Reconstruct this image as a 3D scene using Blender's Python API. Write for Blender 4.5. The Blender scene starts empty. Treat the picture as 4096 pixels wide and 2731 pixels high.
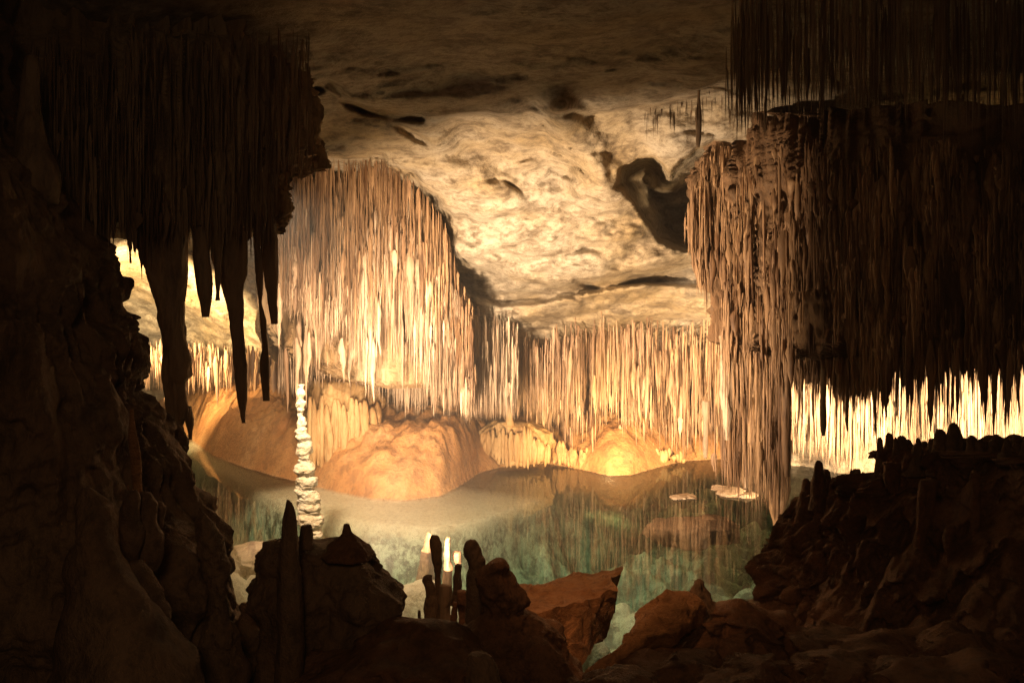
import bpy, math
import numpy as np
from mathutils import Vector

# ------------------------------------------------------------------ set-up
S = bpy.context.scene
C = S.collection
RNG = np.random.default_rng(11)
F, CX, HY, H = 2037.0, 1176.0, 720.0, 3.0        # focal length (px of the 2352 px picture), centre, horizon, eye height over water


def W(px, py, d):
    """A picture point at distance d (metres) as a place in the cave."""
    px, py, d = np.broadcast_arrays(np.asarray(px, float), np.asarray(py, float), np.asarray(d, float))
    return np.stack([(px - CX) * d / F, d, H - (py - HY) * d / F], -1)


# ------------------------------------------------------------------ noise
_perm = np.random.default_rng(3).permutation(4096)
_val = np.random.default_rng(4).random(4096) * 2 - 1


def vnoise(p, seed=0):
    p = np.asarray(p, float) + seed * 17.37
    i = np.floor(p).astype(np.int64)
    f = p - i
    u = f * f * f * (f * (f * 6 - 15) + 10)
    out = 0

    def h(a, b, c):
        return _val[_perm[(_perm[(_perm[a & 4095] + b) & 4095] + c) & 4095]]
    x, y, z = i[..., 0], i[..., 1], i[..., 2]
    ux, uy, uz = u[..., 0], u[..., 1], u[..., 2]
    for dx in (0, 1):
        for dy in (0, 1):
            for dz in (0, 1):
                w = (ux if dx else 1 - ux) * (uy if dy else 1 - uy) * (uz if dz else 1 - uz)
                out = out + w * h(x + dx, y + dy, z + dz)
    return out


def fbm(p, octaves=4, seed=0, gain=0.5, ridge=False):
    a, s, out = 1.0, 1.0, 0
    for k in range(octaves):
        n = vnoise(p * s, seed + k)
        out = out + a * ((1 - 2 * np.abs(n)) if ridge else n)
        a *= gain
        s *= 2.03
    return out


def sstep(a, b, x):
    t = np.clip((x - a) / (b - a), 0, 1)
    return t * t * (3 - 2 * t)


# ------------------------------------------------------------------ meshes
def mesh_from(name, verts, faces, mats, smooth=True, mat_idx=None, tint=None):
    """faces: (n,4) quads, or a list of arrays of quads / tris / n-gons."""
    me = bpy.data.meshes.new(name)
    if not isinstance(faces, list):
        faces = [faces]
    verts = np.asarray(verts, np.float32)
    me.vertices.add(len(verts))
    me.vertices.foreach_set('co', verts.ravel())
    loops = np.concatenate([f.ravel() for f in faces]).astype(np.int32)
    tot = np.concatenate([np.full(len(f), f.shape[1]) for f in faces]).astype(np.int32)
    start = np.concatenate([[0], np.cumsum(tot)[:-1]]).astype(np.int32)
    me.loops.add(len(loops))
    me.loops.foreach_set('vertex_index', loops)
    me.polygons.add(len(tot))
    me.polygons.foreach_set('loop_start', start)
    me.polygons.foreach_set('loop_total', tot)
    me.polygons.foreach_set('use_smooth', np.full(len(tot), smooth))
    for m in (mats if isinstance(mats, (list, tuple)) else [mats]):
        me.materials.append(m)
    if mat_idx is not None:
        me.polygons.foreach_set('material_index', np.asarray(mat_idx, np.int32))
    at = me.attributes.new('tint', 'FLOAT', 'POINT')
    at.data.foreach_set('value', np.full(len(verts), 0.55, np.float32) if tint is None else np.asarray(tint, np.float32))
    me.update(calc_edges=True)
    me.validate()
    return me


def link(name, me, label=None, cat=None, group=None, kind=None, parent=None, loc=None):
    o = bpy.data.objects.new(name, me)
    C.objects.link(o)
    if loc is not None:
        o.location = loc
    for k, v in (('label', label), ('category', cat), ('group', group), ('kind', kind)):
        if v:
            o[k] = v
    if parent is not None:
        o.parent = parent
    return o


def grid_faces(nu, nv, wrap=False):
    """Quads of a grid with index = v*nu+u (u fastest); wrap closes u."""
    u = np.arange(nu if wrap else nu - 1)
    v = np.arange(nv - 1)
    U, V = np.meshgrid(u, v)
    a = V * nu + U
    b = V * nu + (U + 1) % nu
    return np.stack([a, b, b + nu, a + nu], -1).reshape(-1, 4)


def loft_mesh(parts, mats):
    """Join loft pieces (verts, faces) into one mesh with its origin at the lowest or highest point's centre."""
    vs, fs, o = [], [], 0
    for v, f in parts:
        vs.append(v)
        fs += [q + o for q in f]
        o += len(v)
    return np.concatenate(vs), fs


def loft(rows, d, thick, n=64, step=3.0, p=2.0, ratio=1.0, amp=0.03, freq=2.0, flute=0.0, ffreq=6.0, seed=0,
         octv=4, zst=1.0, lump=0.0, lfreq=1.5, tube=True):
    """A rock body from its outline rows (py, left, right) at distance d (number or function of px).
    Its cross-section at each height is a rounded oval, its half depth is thick or ratio * half width, whichever is less."""
    r = np.array(sorted(rows), float)
    ny = max(6, int((r[-1, 0] - r[0, 0]) / step))
    py = np.linspace(r[0, 0], r[-1, 0], ny)
    xl, xr = np.interp(py, r[:, 0], r[:, 1]), np.interp(py, r[:, 0], r[:, 2])
    c, w = (xl + xr) / 2, (xr - xl) / 2
    t = np.linspace(0, 2 * math.pi, n, endpoint=False)
    ct, st = np.cos(t), np.sin(t)
    cs = np.sign(ct) * np.abs(ct) ** (2 / p)
    sn = np.sign(st) * np.abs(st) ** (2 / p)
    PX = c[:, None] + w[:, None] * cs[None]
    dd = d(PX) if callable(d) else np.full_like(PX, float(d))
    hw = w[:, None] * dd / F
    T = np.minimum(thick(py)[:, None] if callable(thick) else thick, ratio * hw)
    D = dd + T * sn[None]
    P = W(PX, py[:, None], dd)
    P[..., 0] = (PX - CX) * D / F
    P[..., 1] = D
    P = P.reshape(-1, 3)
    nrm = np.stack([np.broadcast_to(cs[None], PX.shape), np.broadcast_to(sn[None], PX.shape), np.zeros_like(PX)], -1).reshape(-1, 3)
    q = P * np.array([1, 1, zst])
    disp = amp * fbm(q * freq, octv, seed)
    if lump:
        disp = disp + lump * fbm(q * lfreq, 2, seed + 9)
    if flute:
        disp = disp + flute * fbm(P * np.array([ffreq, ffreq, ffreq * 0.07]), 3, seed + 5, ridge=True)
    lim = np.maximum(hw, 0.004).reshape(-1) * 0.45
    disp = np.clip(disp, -lim, np.maximum(lim, 0.02) * 1.2)
    P = P + nrm * disp[:, None]
    P[:, 2] += 0.4 * amp * fbm(P * freq, 2, seed + 21)
    # caps
    top, bot = P[:n].mean(0), P[-n:].mean(0)
    V = np.concatenate([P, top[None], bot[None]])
    fs = [grid_faces(n, ny, True)[:, ::-1]]
    i = np.arange(n)
    fs.append(np.stack([i, (i + 1) % n, np.full(n, len(P))], -1))
    b = (ny - 1) * n
    fs.append(np.stack([b + (i + 1) % n, b + i, np.full(n, len(P) + 1)], -1))
    return V, fs


def body(name, pieces, mats, label=None, cat=None, group=None, hang=False, parent=None, kind=None):
    V, fs = loft_mesh(pieces, mats)
    k = V[:, 2].argmax() if hang else V[:, 2].argmin()
    org = np.array([V[:, 0].mean(), V[:, 1].mean(), V[k, 2]])
    me = mesh_from(name, V - org, fs, mats)
    return link(name, me, label, cat, group, kind, parent, loc=Vector(org))


# ------------------------------------------------------------------ materials
def rgba(c):
    return (c[0], c[1], c[2], 1)


def new_mat(name):
    m = bpy.data.materials.new(name)
    m.use_nodes = True
    nt = m.node_tree
    nt.nodes.clear()
    return m, nt


def nd(nt, typ, **kw):
    n = nt.nodes.new(typ)
    for k, v in kw.items():
        if k in n.inputs:
            n.inputs[k].default_value = v
        else:
            setattr(n, k, v)
    return n


def ramp(nt, fac, stops):
    r = nt.nodes.new('ShaderNodeValToRGB')
    e = r.color_ramp.elements
    while len(e) < len(stops):
        e.new(0.5)
    for k, (p, c) in enumerate(stops):
        e[k].position = p
        e[k].color = rgba(c)
    nt.links.new(fac, r.inputs[0])
    return r.outputs[0]


def mix(nt, fac, a, b, mode='MIX'):
    m = nt.nodes.new('ShaderNodeMix')
    m.data_type = 'RGBA'
    m.blend_type = mode
    for sock, v in ((m.inputs[0], fac), (m.inputs[6], a), (m.inputs[7], b)):
        if isinstance(v, (int, float)):
            sock.default_value = v
        elif isinstance(v, tuple):
            sock.default_value = rgba(v)
        else:
            nt.links.new(v, sock)
    return m.outputs[2]


def rock(name, base, dark, ochre, speck=0.5, scale=1.0, stretch=(1, 1, 1), rough=0.75, bump=0.5, spec=0.25, bscale=1.0, coord='geo', tint=False):
    m, nt = new_mat(name)
    L = nt.links
    if coord == 'geo':
        pos = nt.nodes.new('ShaderNodeNewGeometry').outputs['Position']
    else:
        pos = nt.nodes.new('ShaderNodeTexCoord').outputs['Object']
    mp = nd(nt, 'ShaderNodeMapping')
    mp.inputs['Scale'].default_value = stretch
    L.new(pos, mp.inputs[0])
    v = mp.outputs[0]

    def noise(sc, det=5, rgh=0.6, dist=0.0):
        n = nd(nt, 'ShaderNodeTexNoise', Scale=sc, Detail=det, Roughness=rgh, Distortion=dist)
        L.new(v, n.inputs['Vector'])
        return n.outputs[0]
    big = noise(0.55 * scale, 4, 0.6, 0.2)
    mid = noise(3.4 * scale, 7, 0.74, 0.15)
    fin = noise(15 * scale, 5, 0.75, 0.1)
    col = ramp(nt, big, [(0.36, ochre), (0.58, base)])
    col = mix(nt, ramp(nt, mid, [(0.36, (0.9, 0.9, 0.9)), (0.53, (0, 0, 0))]), col, dark)
    col2 = mix(nt, speck, col, mix(nt, ramp(nt, fin, [(0.34, (1, 1, 1)), (0.52, (0, 0, 0))]), col, dark))
    if tint:
        at = nd(nt, 'ShaderNodeAttribute', attribute_name='tint')
        col2 = mix(nt, 1.0, col2, ramp(nt, at.outputs['Fac'], [(0.0, (0.50, 0.42, 0.36)), (0.55, (0.97, 0.95, 0.93)), (1.0, (1.25, 1.25, 1.25))]), 'MULTIPLY')
    b = nd(nt, 'ShaderNodeBsdfPrincipled', Roughness=rough)
    b.inputs['Specular IOR Level'].default_value = spec
    L.new(col2, b.inputs['Base Color'])
    add = nd(nt, 'ShaderNodeMath', operation='MULTIPLY_ADD')
    L.new(fin, add.inputs[0])
    add.inputs[1].default_value = 0.45
    L.new(mid, add.inputs[2])
    bp = nd(nt, 'ShaderNodeBump', Strength=bump, Distance=0.06 * bscale)
    L.new(add.outputs[0], bp.inputs['Height'])
    L.new(bp.outputs[0], b.inputs['Normal'])
    out = nd(nt, 'ShaderNodeOutputMaterial')
    L.new(b.outputs[0], out.inputs[0])
    return m


M_CEIL = rock('ceiling_limestone', (0.46, 0.40, 0.315), (0.13, 0.095, 0.06), (0.40, 0.30, 0.17), 0.65, 0.85, (0.8, 1.0, 1.5), 0.85, 0.7)
M_CURT = rock('fluted_limestone', (0.46, 0.34, 0.21), (0.20, 0.12, 0.06), (0.36, 0.22, 0.10), 0.35, 1.6, (1.6, 1.6, 0.18), 0.6, 0.6)
M_SHAG = rock('brown_limestone', (0.20, 0.12, 0.065), (0.09, 0.05, 0.025), (0.22, 0.12, 0.06), 0.5, 1.8, (1.4, 1.4, 0.3), 0.6, 0.7)
M_DARK = rock('dark_wet_rock', (0.25, 0.16, 0.09), (0.08, 0.05, 0.03), (0.19, 0.11, 0.06), 0.4, 1.8, (1, 1, 0.7), 0.6, 0.8)
M_RED = rock('red_brown_rock', (0.25, 0.125, 0.062), (0.08, 0.04, 0.02), (0.20, 0.09, 0.04), 0.5, 2.2, (1, 1, 1), 0.6, 0.8)
M_SLAB = rock('orange_rock', (0.44, 0.22, 0.09), (0.20, 0.09, 0.035), (0.36, 0.16, 0.06), 0.35, 2.0, (1, 1, 2.0), 0.7, 0.8)
M_WHITE = rock('white_calcite', (0.84, 0.78, 0.63), (0.46, 0.34, 0.20), (0.76, 0.65, 0.45), 0.35, 5.0, (1, 1, 1.6), 0.4, 0.6, 0.4)
M_FLOW = rock('orange_flowstone', (0.52, 0.31, 0.14), (0.26, 0.12, 0.05), (0.44, 0.22, 0.08), 0.3, 1.6, (1, 1, 0.8), 0.5, 0.7, 0.35)
M_DRAPE = rock('cream_flowstone', (0.52, 0.35, 0.17), (0.30, 0.16, 0.06), (0.46, 0.27, 0.11), 0.25, 2.5, (1.8, 1.8, 0.2), 0.5, 0.5, 0.35)
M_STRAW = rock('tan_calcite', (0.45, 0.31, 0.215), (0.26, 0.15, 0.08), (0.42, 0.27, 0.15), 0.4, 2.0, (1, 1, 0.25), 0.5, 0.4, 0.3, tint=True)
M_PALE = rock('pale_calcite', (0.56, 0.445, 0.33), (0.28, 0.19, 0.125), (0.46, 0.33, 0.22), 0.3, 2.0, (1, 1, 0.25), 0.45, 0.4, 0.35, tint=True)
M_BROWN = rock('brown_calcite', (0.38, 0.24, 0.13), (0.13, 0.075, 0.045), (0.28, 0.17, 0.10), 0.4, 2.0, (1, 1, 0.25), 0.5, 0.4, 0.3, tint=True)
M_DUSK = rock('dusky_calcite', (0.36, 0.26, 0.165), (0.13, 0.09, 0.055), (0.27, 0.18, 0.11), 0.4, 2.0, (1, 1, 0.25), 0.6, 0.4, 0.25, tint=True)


def floor_material():
    """One bed of rock: orange flowstone above the waterline, pale lime silt below it, brown rock on the near bank."""
    m, nt = new_mat('cave_floor')
    L = nt.links
    g = nt.nodes.new('ShaderNodeNewGeometry').outputs['Position']
    sx = nt.nodes.new('ShaderNodeSeparateXYZ')
    L.new(g, sx.inputs[0])

    def noise(sc, det=6, rgh=0.7, dist=0.1):
        n = nd(nt, 'ShaderNodeTexNoise', Scale=sc, Detail=det, Roughness=rgh, Distortion=dist)
        L.new(g, n.inputs['Vector'])
        return n.outputs[0]

    def rng(val, a, b, lo=0.0, hi=1.0):
        r = nd(nt, 'ShaderNodeMapRange')
        r.inputs[1].default_value, r.inputs[2].default_value = a, b
        r.inputs[3].default_value, r.inputs[4].default_value = lo, hi
        L.new(val, r.inputs[0])
        return r.outputs[0]
    n1, n2, n3 = noise(0.9), noise(4.0), noise(16.0)
    orange = ramp(nt, n1, [(0.34, (0.34, 0.15, 0.055)), (0.52, (0.46, 0.24, 0.095)), (0.7, (0.52, 0.32, 0.16))])
    orange = mix(nt, ramp(nt, n2, [(0.36, (1, 1, 1)), (0.54, (0, 0, 0))]), orange, (0.30, 0.15, 0.065))
    silt = ramp(nt, n1, [(0.35, (0.40, 0.36, 0.24)), (0.6, (0.60, 0.55, 0.40))])
    silt = mix(nt, ramp(nt, n2, [(0.42, (1, 1, 1)), (0.55, (0, 0, 0))]), silt, (0.15, 0.13, 0.08))
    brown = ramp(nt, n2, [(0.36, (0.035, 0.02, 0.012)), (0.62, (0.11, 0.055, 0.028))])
    silt = mix(nt, rng(sx.outputs[2], -0.45, -0.22), silt, ramp(nt, n2, [(0.3, (0.50, 0.43, 0.29)), (0.7, (0.60, 0.54, 0.40))]))
    silt = mix(nt, rng(sx.outputs[2], -0.55, -1.2, 0.0, 0.75), silt, ramp(nt, n2, [(0.40, (0.09, 0.085, 0.06)), (0.62, (0.30, 0.28, 0.20))]))
    col = mix(nt, rng(sx.outputs[2], -0.04, 0.012), silt, orange)
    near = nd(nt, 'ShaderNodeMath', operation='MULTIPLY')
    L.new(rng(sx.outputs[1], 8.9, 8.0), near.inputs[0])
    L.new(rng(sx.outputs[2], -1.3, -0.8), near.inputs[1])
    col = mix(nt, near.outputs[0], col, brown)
    col = mix(nt, 0.3, col, mix(nt, ramp(nt, n3, [(0.36, (1, 1, 1)), (0.52, (0, 0, 0))]), col, (0.14, 0.08, 0.04)))
    b = nd(nt, 'ShaderNodeBsdfPrincipled', Roughness=0.48)
    b.inputs['Specular IOR Level'].default_value = 0.35
    L.new(col, b.inputs['Base Color'])
    ad = nd(nt, 'ShaderNodeMath', operation='MULTIPLY_ADD')
    L.new(n3, ad.inputs[0])
    ad.inputs[1].default_value = 0.4
    L.new(n2, ad.inputs[2])
    bp = nd(nt, 'ShaderNodeBump', Strength=0.55, Distance=0.07)
    L.new(ad.outputs[0], bp.inputs['Height'])
    L.new(bp.outputs[0], b.inputs['Normal'])
    out = nd(nt, 'ShaderNodeOutputMaterial')
    L.new(b.outputs[0], out.inputs[0])
    return m


def water_material():
    m, nt = new_mat('lake_water')
    L = nt.links
    g = nt.nodes.new('ShaderNodeNewGeometry').outputs['Position']
    n = nd(nt, 'ShaderNodeTexNoise', Scale=2.2, Detail=2.0, Roughness=0.5)
    L.new(g, n.inputs['Vector'])
    bp = nd(nt, 'ShaderNodeBump', Strength=0.05, Distance=0.02)
    L.new(n.outputs[0], bp.inputs['Height'])
    fr = nd(nt, 'ShaderNodeFresnel', IOR=1.2)
    gl = nd(nt, 'ShaderNodeBsdfGlossy', Roughness=0.015)
    L.new(bp.outputs[0], gl.inputs['Normal'])
    tr = nd(nt, 'ShaderNodeBsdfTransparent')
    tr.inputs[0].default_value = (1, 1, 1, 1)
    mx = nd(nt, 'ShaderNodeMixShader')
    L.new(fr.outputs[0], mx.inputs[0])
    L.new(tr.outputs[0], mx.inputs[1])
    L.new(gl.outputs[0], mx.inputs[2])
    va = nd(nt, 'ShaderNodeVolumeAbsorption', Density=0.26)
    va.inputs[0].default_value = (0.34, 0.84, 0.77, 1)
    out = nd(nt, 'ShaderNodeOutputMaterial')
    L.new(mx.outputs[0], out.inputs[0])
    L.new(va.outputs[0], out.inputs[1])
    return m


M_FLOOR = floor_material()
M_WATER = water_material()

# ------------------------------------------------------------------ ceiling and back wall (one sheet of rock)
ctrl = []
for py, row in {
    -420: [(-500, 4.2), (600, 4.2), (1176, 4.4), (1800, 4.4), (2900, 4.2)],
    0: [(-500, 5.6), (0, 6.2), (600, 6.6), (1176, 7), (1700, 7.3), (2352, 7), (2900, 6.5)],
    200: [(-500, 6.4), (0, 7.4), (600, 8.6), (1000, 9.2), (1300, 9.4), (1650, 9.4), (2000, 9), (2352, 8.6), (2900, 8)],
    300: [(-500, 7.2), (300, 9), (940, 10.6), (1300, 10.9), (1650, 11.0), (2000, 11), (2352, 10.4)],
    400: [(-500, 8), (300, 11), (700, 12), (1000, 12.2), (1300, 12.4), (1650, 12.6), (2000, 13), (2352, 13), (2900, 12)],
    550: [(-500, 12), (100, 17), (330, 18), (800, 16), (1100, 13.9), (1400, 14), (1650, 14.4), (2100, 15.5), (2600, 16)],
    690: [(-500, 18), (100, 21), (330, 22), (700, 17.6), (1100, 15.8), (1400, 15.8), (1650, 16), (2200, 17.5), (2800, 18)],
    770: [(-500, 20), (100, 23), (330, 24), (700, 18.6), (1100, 16.8), (1400, 16.8), (1700, 16.8), (1850, 16.9), (2200, 16.9), (2800, 17.5)],
    815: [(-500, 22), (330, 25.5), (700, 20.0), (1100, 19.0), (1400, 18.8), (1700, 18.4), (1850, 16.9), (2200, 16.9), (2800, 17.5)],
    870: [(-500, 23), (330, 27), (700, 21.0), (1100, 20.4), (1400, 20.0), (1700, 19.2), (1850, 17.0), (2200, 16.9), (2800, 17.5)],
    1000: [(-500, 23), (330, 27), (700, 21.4), (1100, 20.8), (1400, 20.2), (1700, 19.4), (1850, 17.0), (2200, 16.9), (2800, 17.5)],
    1250: [(-500, 23), (330, 27), (700, 21.4), (1100, 20.8), (1400, 20.2), (1700, 19.4), (1850, 17.0), (2200, 16.9), (2800, 17.5)],
}.items():
    ctrl += [(px, py, d) for px, d in row]
ctrl = np.array(ctrl, float)


def tps_fit(xy, v, lam=1e-3):
    r = np.linalg.norm(xy[:, None] - xy[None], axis=-1)
    K = np.where(r > 0, r * r * np.log(r + 1e-9), 0) + lam * np.eye(len(xy))
    Pm = np.concatenate([np.ones((len(xy), 1)), xy], 1)
    A = np.block([[K, Pm], [Pm.T, np.zeros((3, 3))]])
    w = np.linalg.solve(A, np.concatenate([v, np.zeros(3)]))

    def ev(q):
        sh = q.shape[:-1]
        q = q.reshape(-1, 2)
        out = np.empty(len(q))
        for k in range(0, len(q), 20000):
            c = q[k:k + 20000]
            rr = np.linalg.norm(c[:, None] - xy[None], axis=-1)
            out[k:k + 20000] = (rr * rr * np.log(rr + 1e-9)) @ w[:len(xy)] + w[len(xy)] + c @ w[len(xy) + 1:]
        return out.reshape(sh)
    return ev


_dep = tps_fit(ctrl[:, :2] / 500, ctrl[:, 2])


def poly_sd(px, py, poly):
    """Signed distance in px to a closed polygon (positive inside)."""
    poly = np.array(poly, float)
    best = np.full(px.shape, 1e9)
    ins = np.zeros(px.shape, bool)
    for a, b in zip(poly, np.roll(poly, -1, 0)):
        ab = b - a
        t = np.clip(((px - a[0]) * ab[0] + (py - a[1]) * ab[1]) / (ab @ ab), 0, 1)
        best = np.minimum(best, np.hypot(px - a[0] - t * ab[0], py - a[1] - t * ab[1]))
        cond = (a[1] > py) != (b[1] > py)
        xs = a[0] + (py - a[1]) * ab[0] / (ab[1] if ab[1] else 1e-9)
        ins ^= cond & (px < xs)
    return np.where(ins, best, -best)


def line_dist(px, py, pts):
    pts = np.array(pts, float)
    best = np.full(px.shape, 1e9)
    for a, b in zip(pts[:-1], pts[1:]):
        ab = b - a
        t = np.clip(((px - a[0]) * ab[0] + (py - a[1]) * ab[1]) / (ab @ ab), 0, 1)
        best = np.minimum(best, np.hypot(px - a[0] - t * ab[0], py - a[1] - t * ab[1]))
    return best


RECESS = [(1412, 430), (1425, 385), (1460, 362), (1500, 358), (1524, 372), (1537, 405), (1552, 380), (1590, 345), (1640, 318), (1700, 330),
          (1700, 600), (1612, 588), (1560, 572), (1512, 555), (1490, 520), (1455, 470), (1432, 440)]


def ceiling_depth(px, py):
    d = _dep(np.stack([px, py], -1) / 500)
    # an upper slab that overhangs a lower one along a broken line
    e = np.interp(px, [500, 730, 800, 870, 960, 1100, 1250, 1400, 1500, 1600, 1660, 1800, 2400],
                  [180, 200, 238, 258, 266, 258, 262, 258, 240, 205, 178, 170, 170])
    e = e + 7 * vnoise(np.stack([px * 0.03, px * 0, px * 0], -1), 4)
    d = d + np.interp(px, [560, 760, 1000, 1300, 1650, 2000], [0.0, 0.40, 0.22, 0.18, 0.6, 0.5]) * sstep(-6, 8, py - e) * (1 - sstep(40, 170, py - e))
    # a winding groove and pits
    g = line_dist(px, py, [(728, 203), (752, 192), (775, 205), (800, 235), (860, 258), (930, 268), (965, 270)])
    d = d + 0.42 * sstep(19, 3, g)
    g = line_dist(px, py, [(1285, 262), (1325, 330), (1355, 395), (1400, 445)])
    d = d - 0.65 * sstep(75, 0, g)
    g = line_dist(px, py, [(1090, 320), (1180, 370), (1280, 400)])
    d = d + 0.6 * sstep(100, 10, g)
    g = line_dist(px, py, [(1050, 560), (1200, 610), (1420, 600), (1600, 590)])
    d = d - 0.25 * sstep(60, 0, g)
    for cx, cy, rx, ry, dp in [(945, 308, 24, 18, 0.7), (1180, 428, 10, 8, 0.3), (1305, 405, 24, 10, 0.4), (1120, 570, 48, 13, 0.55),
                               (1350, 655, 22, 10, 0.5), (1285, 672, 40, 7, 0.35), (1160, 330, 40, 16, 0.22)]:
        q = np.hypot((px - cx - (py - cy) * 1.2) / rx, (py - cy - (px - cx) * 0.32) / ry)
        d = d + dp * 0.42 * sstep(1.5, 0.2, q)
    # low lip where the straws begin, with a seam over it
    e2 = np.interp(px, [1000, 1150, 1250, 1350, 1480, 1620, 1700], [640, 700, 692, 668, 648, 655, 640])
    m2 = sstep(1030, 1100, px) * (1 - sstep(1640, 1700, px))
    d = d - 0.5 * m2 * sstep(-4, 9, py - e2) * (1 - sstep(70, 140, py - e2))
    # the ceiling breaks off along a lip where the tall curtain hangs
    s = poly_sd(px, py, [(560, 420), (655, 372), (760, 346), (880, 352), (955, 394), (1018, 450), (1050, 520), (1048, 600), (1030, 650), (1000, 740), (560, 740)])
    s = s + 9 * vnoise(np.stack([px * 0.05, py * 0.05, px * 0], -1), 6)
    d = d + np.clip(15.9 - d, 0, 9) * sstep(-4, 75, s)
    # the hollow dome
    s = poly_sd(px, py, RECESS) + 3 * vnoise(np.stack([px * 0.06, py * 0.06, px * 0], -1), 8)
    d = d + 1.8 * sstep(-3, 10, s) + 2.0 * sstep(4, 60, s)
    return d


def build_ceiling():
    xs = np.arange(-560, 2920, 5.0)
    ys = np.concatenate([np.arange(-420, -20, 14.0), np.arange(-20, 900, 4.0), np.arange(900, 1240, 10.0)])
    PX, PY = np.meshgrid(xs, ys)
    D = ceiling_depth(PX, PY)
    P = W(PX, PY, D)
    near = np.clip(D / 14, 0.35, 1.2)
    q = P.reshape(-1, 3)
    sh = D.shape
    strat = np.stack([q[:, 0] * 0.35 + q[:, 2] * 0.5, q[:, 1] * 0.5, q[:, 2] * 2.0 - q[:, 0] * 0.5], -1)
    n = (0.24 * fbm(strat * 0.5, 2, 23, ridge=True) + 0.42 * fbm(q * 0.45, 3, 1) + 0.17 * fbm(q * 1.5, 3, 7) + 0.06 * fbm(q * 5.5, 4, 13) + 0.15 * fbm(strat * 1.4, 3, 19, ridge=True)
         - 0.04 * np.clip(fbm(q * 2.8, 2, 31), 0, 1) ** 2).reshape(sh)
    view = P - np.array([0, 0, H])
    view /= np.linalg.norm(view, axis=-1, keepdims=True)
    P = P + view * (n * near)[..., None]
    me = mesh_from('cave_ceiling', P.reshape(-1, 3), grid_faces(len(xs), len(ys)), M_CEIL)
    return link('cave_ceiling', me, 'rough tan vault of the cave curving down to the back wall', 'ceiling', kind='structure')


build_ceiling()


# ------------------------------------------------------------------ floor: near bank, lake bed and far shore in one sheet
def fromwater(pts, z=0.0):
    a = np.array(pts, float)
    d = F * (H - z) / (a[:, 1] - HY)
    return (a[:, 0] - CX) * d / F, d


SX, SY = fromwater([(360, 948), (420, 985), (450, 1015), (490, 1045), (560, 1072), (640, 1095), (700, 1108), (760, 1125), (850, 1143), (930, 1148), (1010, 1138),
                    (1050, 1118), (1100, 1085), (1150, 1072), (1250, 1063), (1330, 1076), (1400, 1092), (1450, 1090), (1520, 1070), (1575, 1058)])
EX, EY = fromwater([(370, 985), (430, 1050), (500, 1085), (640, 1150), (740, 1182), (850, 1200), (1000, 1212), (1100, 1195), (1200, 1160), (1300, 1132), (1450, 1122), (1570, 1085)], -0.15)
SX, SY = np.append(SX, [4.6, 6, 9, 14]), np.append(SY, [18.4, 18.2, 17.6, 17.5])
EX, EY = np.append(EX, [4.6, 6, 9, 14]), np.append(EY, [18.0, 17.6, 17.0, 17.0])


def floor_z(X, Y):
    ys, ye = np.interp(X, SX, SY), np.interp(X, EX, EY)
    s = Y - ys
    P = np.stack([X, Y, 0 * X], -1)
    n1, n2 = fbm(P * 0.55, 4, 41), fbm(P * 2.3, 4, 47)
    land = 0.03 + 0.88 * (1 - np.exp(-np.maximum(s, 0) / 0.95)) + np.maximum(s, 0) * 0.08
    land = land + sstep(0.1, 0.9, s) * (0.12 * n1 + 0.14 * n2 + 0.05 * fbm(P * 7.0, 3, 59, ridge=True)) + 0.10 * sstep(0.0, 0.3, s)
    shelf = -0.03 - 0.13 * np.clip((ys - Y) / np.maximum(ys - ye, 0.2), 0, 1)
    deep = -1.30 + 0.60 * n1 + 0.26 * n2
    wat = shelf + (deep - shelf) * sstep(-0.05, 0.45, ye - Y)
    far = np.where(s > 0, land, wat)
    # pale silt bank under the near water
    hump = 1.22 * np.exp(-(((X + 2.7) / 3.4) ** 2 + ((Y - 9.3) / 2.2) ** 2) ** 2.2)
    hump2 = 0.0 * np.exp(-(((X - 1.2) / 1.8) ** 2 + ((Y - 12.0) / 1.0) ** 2))
    far = np.where(s > 0, far, np.minimum(far + (hump + hump2) * sstep(0.25, 1.1, ye - Y), np.maximum(far, -0.10)))
    bank = -0.25 + (7.3 - 0.7 * sstep(-0.5, 1.0, X) - Y) * (0.42 + 0.4 * sstep(-0.5, 1.0, X)) + 0.16 * n1 + 0.12 * n2 + 0.05 * fbm(P * 6, 3, 53)
    bank = np.minimum(bank, 1.25 - 0.62 * sstep(-0.4, 0.7, X) + 0.10 * n1 + 0.05 * n2)
    k = 0.12
    h = np.clip(0.5 + 0.5 * (bank - far) / k, 0, 1)
    return far + (bank - far) * h + k * h * (1 - h)


def build_floor():
    xs = np.concatenate([np.arange(-16, -8, 0.16), np.arange(-8, 5, 0.055), np.arange(5, 16, 0.16)])
    ys = np.concatenate([np.arange(-4, 3, 0.25), np.arange(3, 22, 0.055), np.arange(22, 30, 0.2)])
    X, Y = np.meshgrid(xs, ys)
    Z = floor_z(X, Y)
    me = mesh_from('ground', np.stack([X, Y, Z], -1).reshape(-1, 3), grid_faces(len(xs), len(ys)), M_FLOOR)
    link('ground', me, 'cave floor of orange flowstone shore, pale lake bed and dark near bank', 'ground', kind='structure')


build_floor()


def build_water():
    x0, x1, y0, y1, z0 = -15.5, 15.5, 3.0, 29.0, -5.0
    v = np.array([(x0, y0, z0), (x1, y0, z0), (x1, y1, z0), (x0, y1, z0), (x0, y0, 0), (x1, y0, 0), (x1, y1, 0), (x0, y1, 0)])
    f = np.array([(3, 2, 1, 0), (4, 5, 6, 7), (0, 1, 5, 4), (1, 2, 6, 5), (2, 3, 7, 6), (3, 0, 4, 7)])
    link('water', mesh_from('water', v, f, M_WATER, smooth=False), 'still clear green lake mirroring the stalactites', 'water', kind='structure')


build_water()

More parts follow.
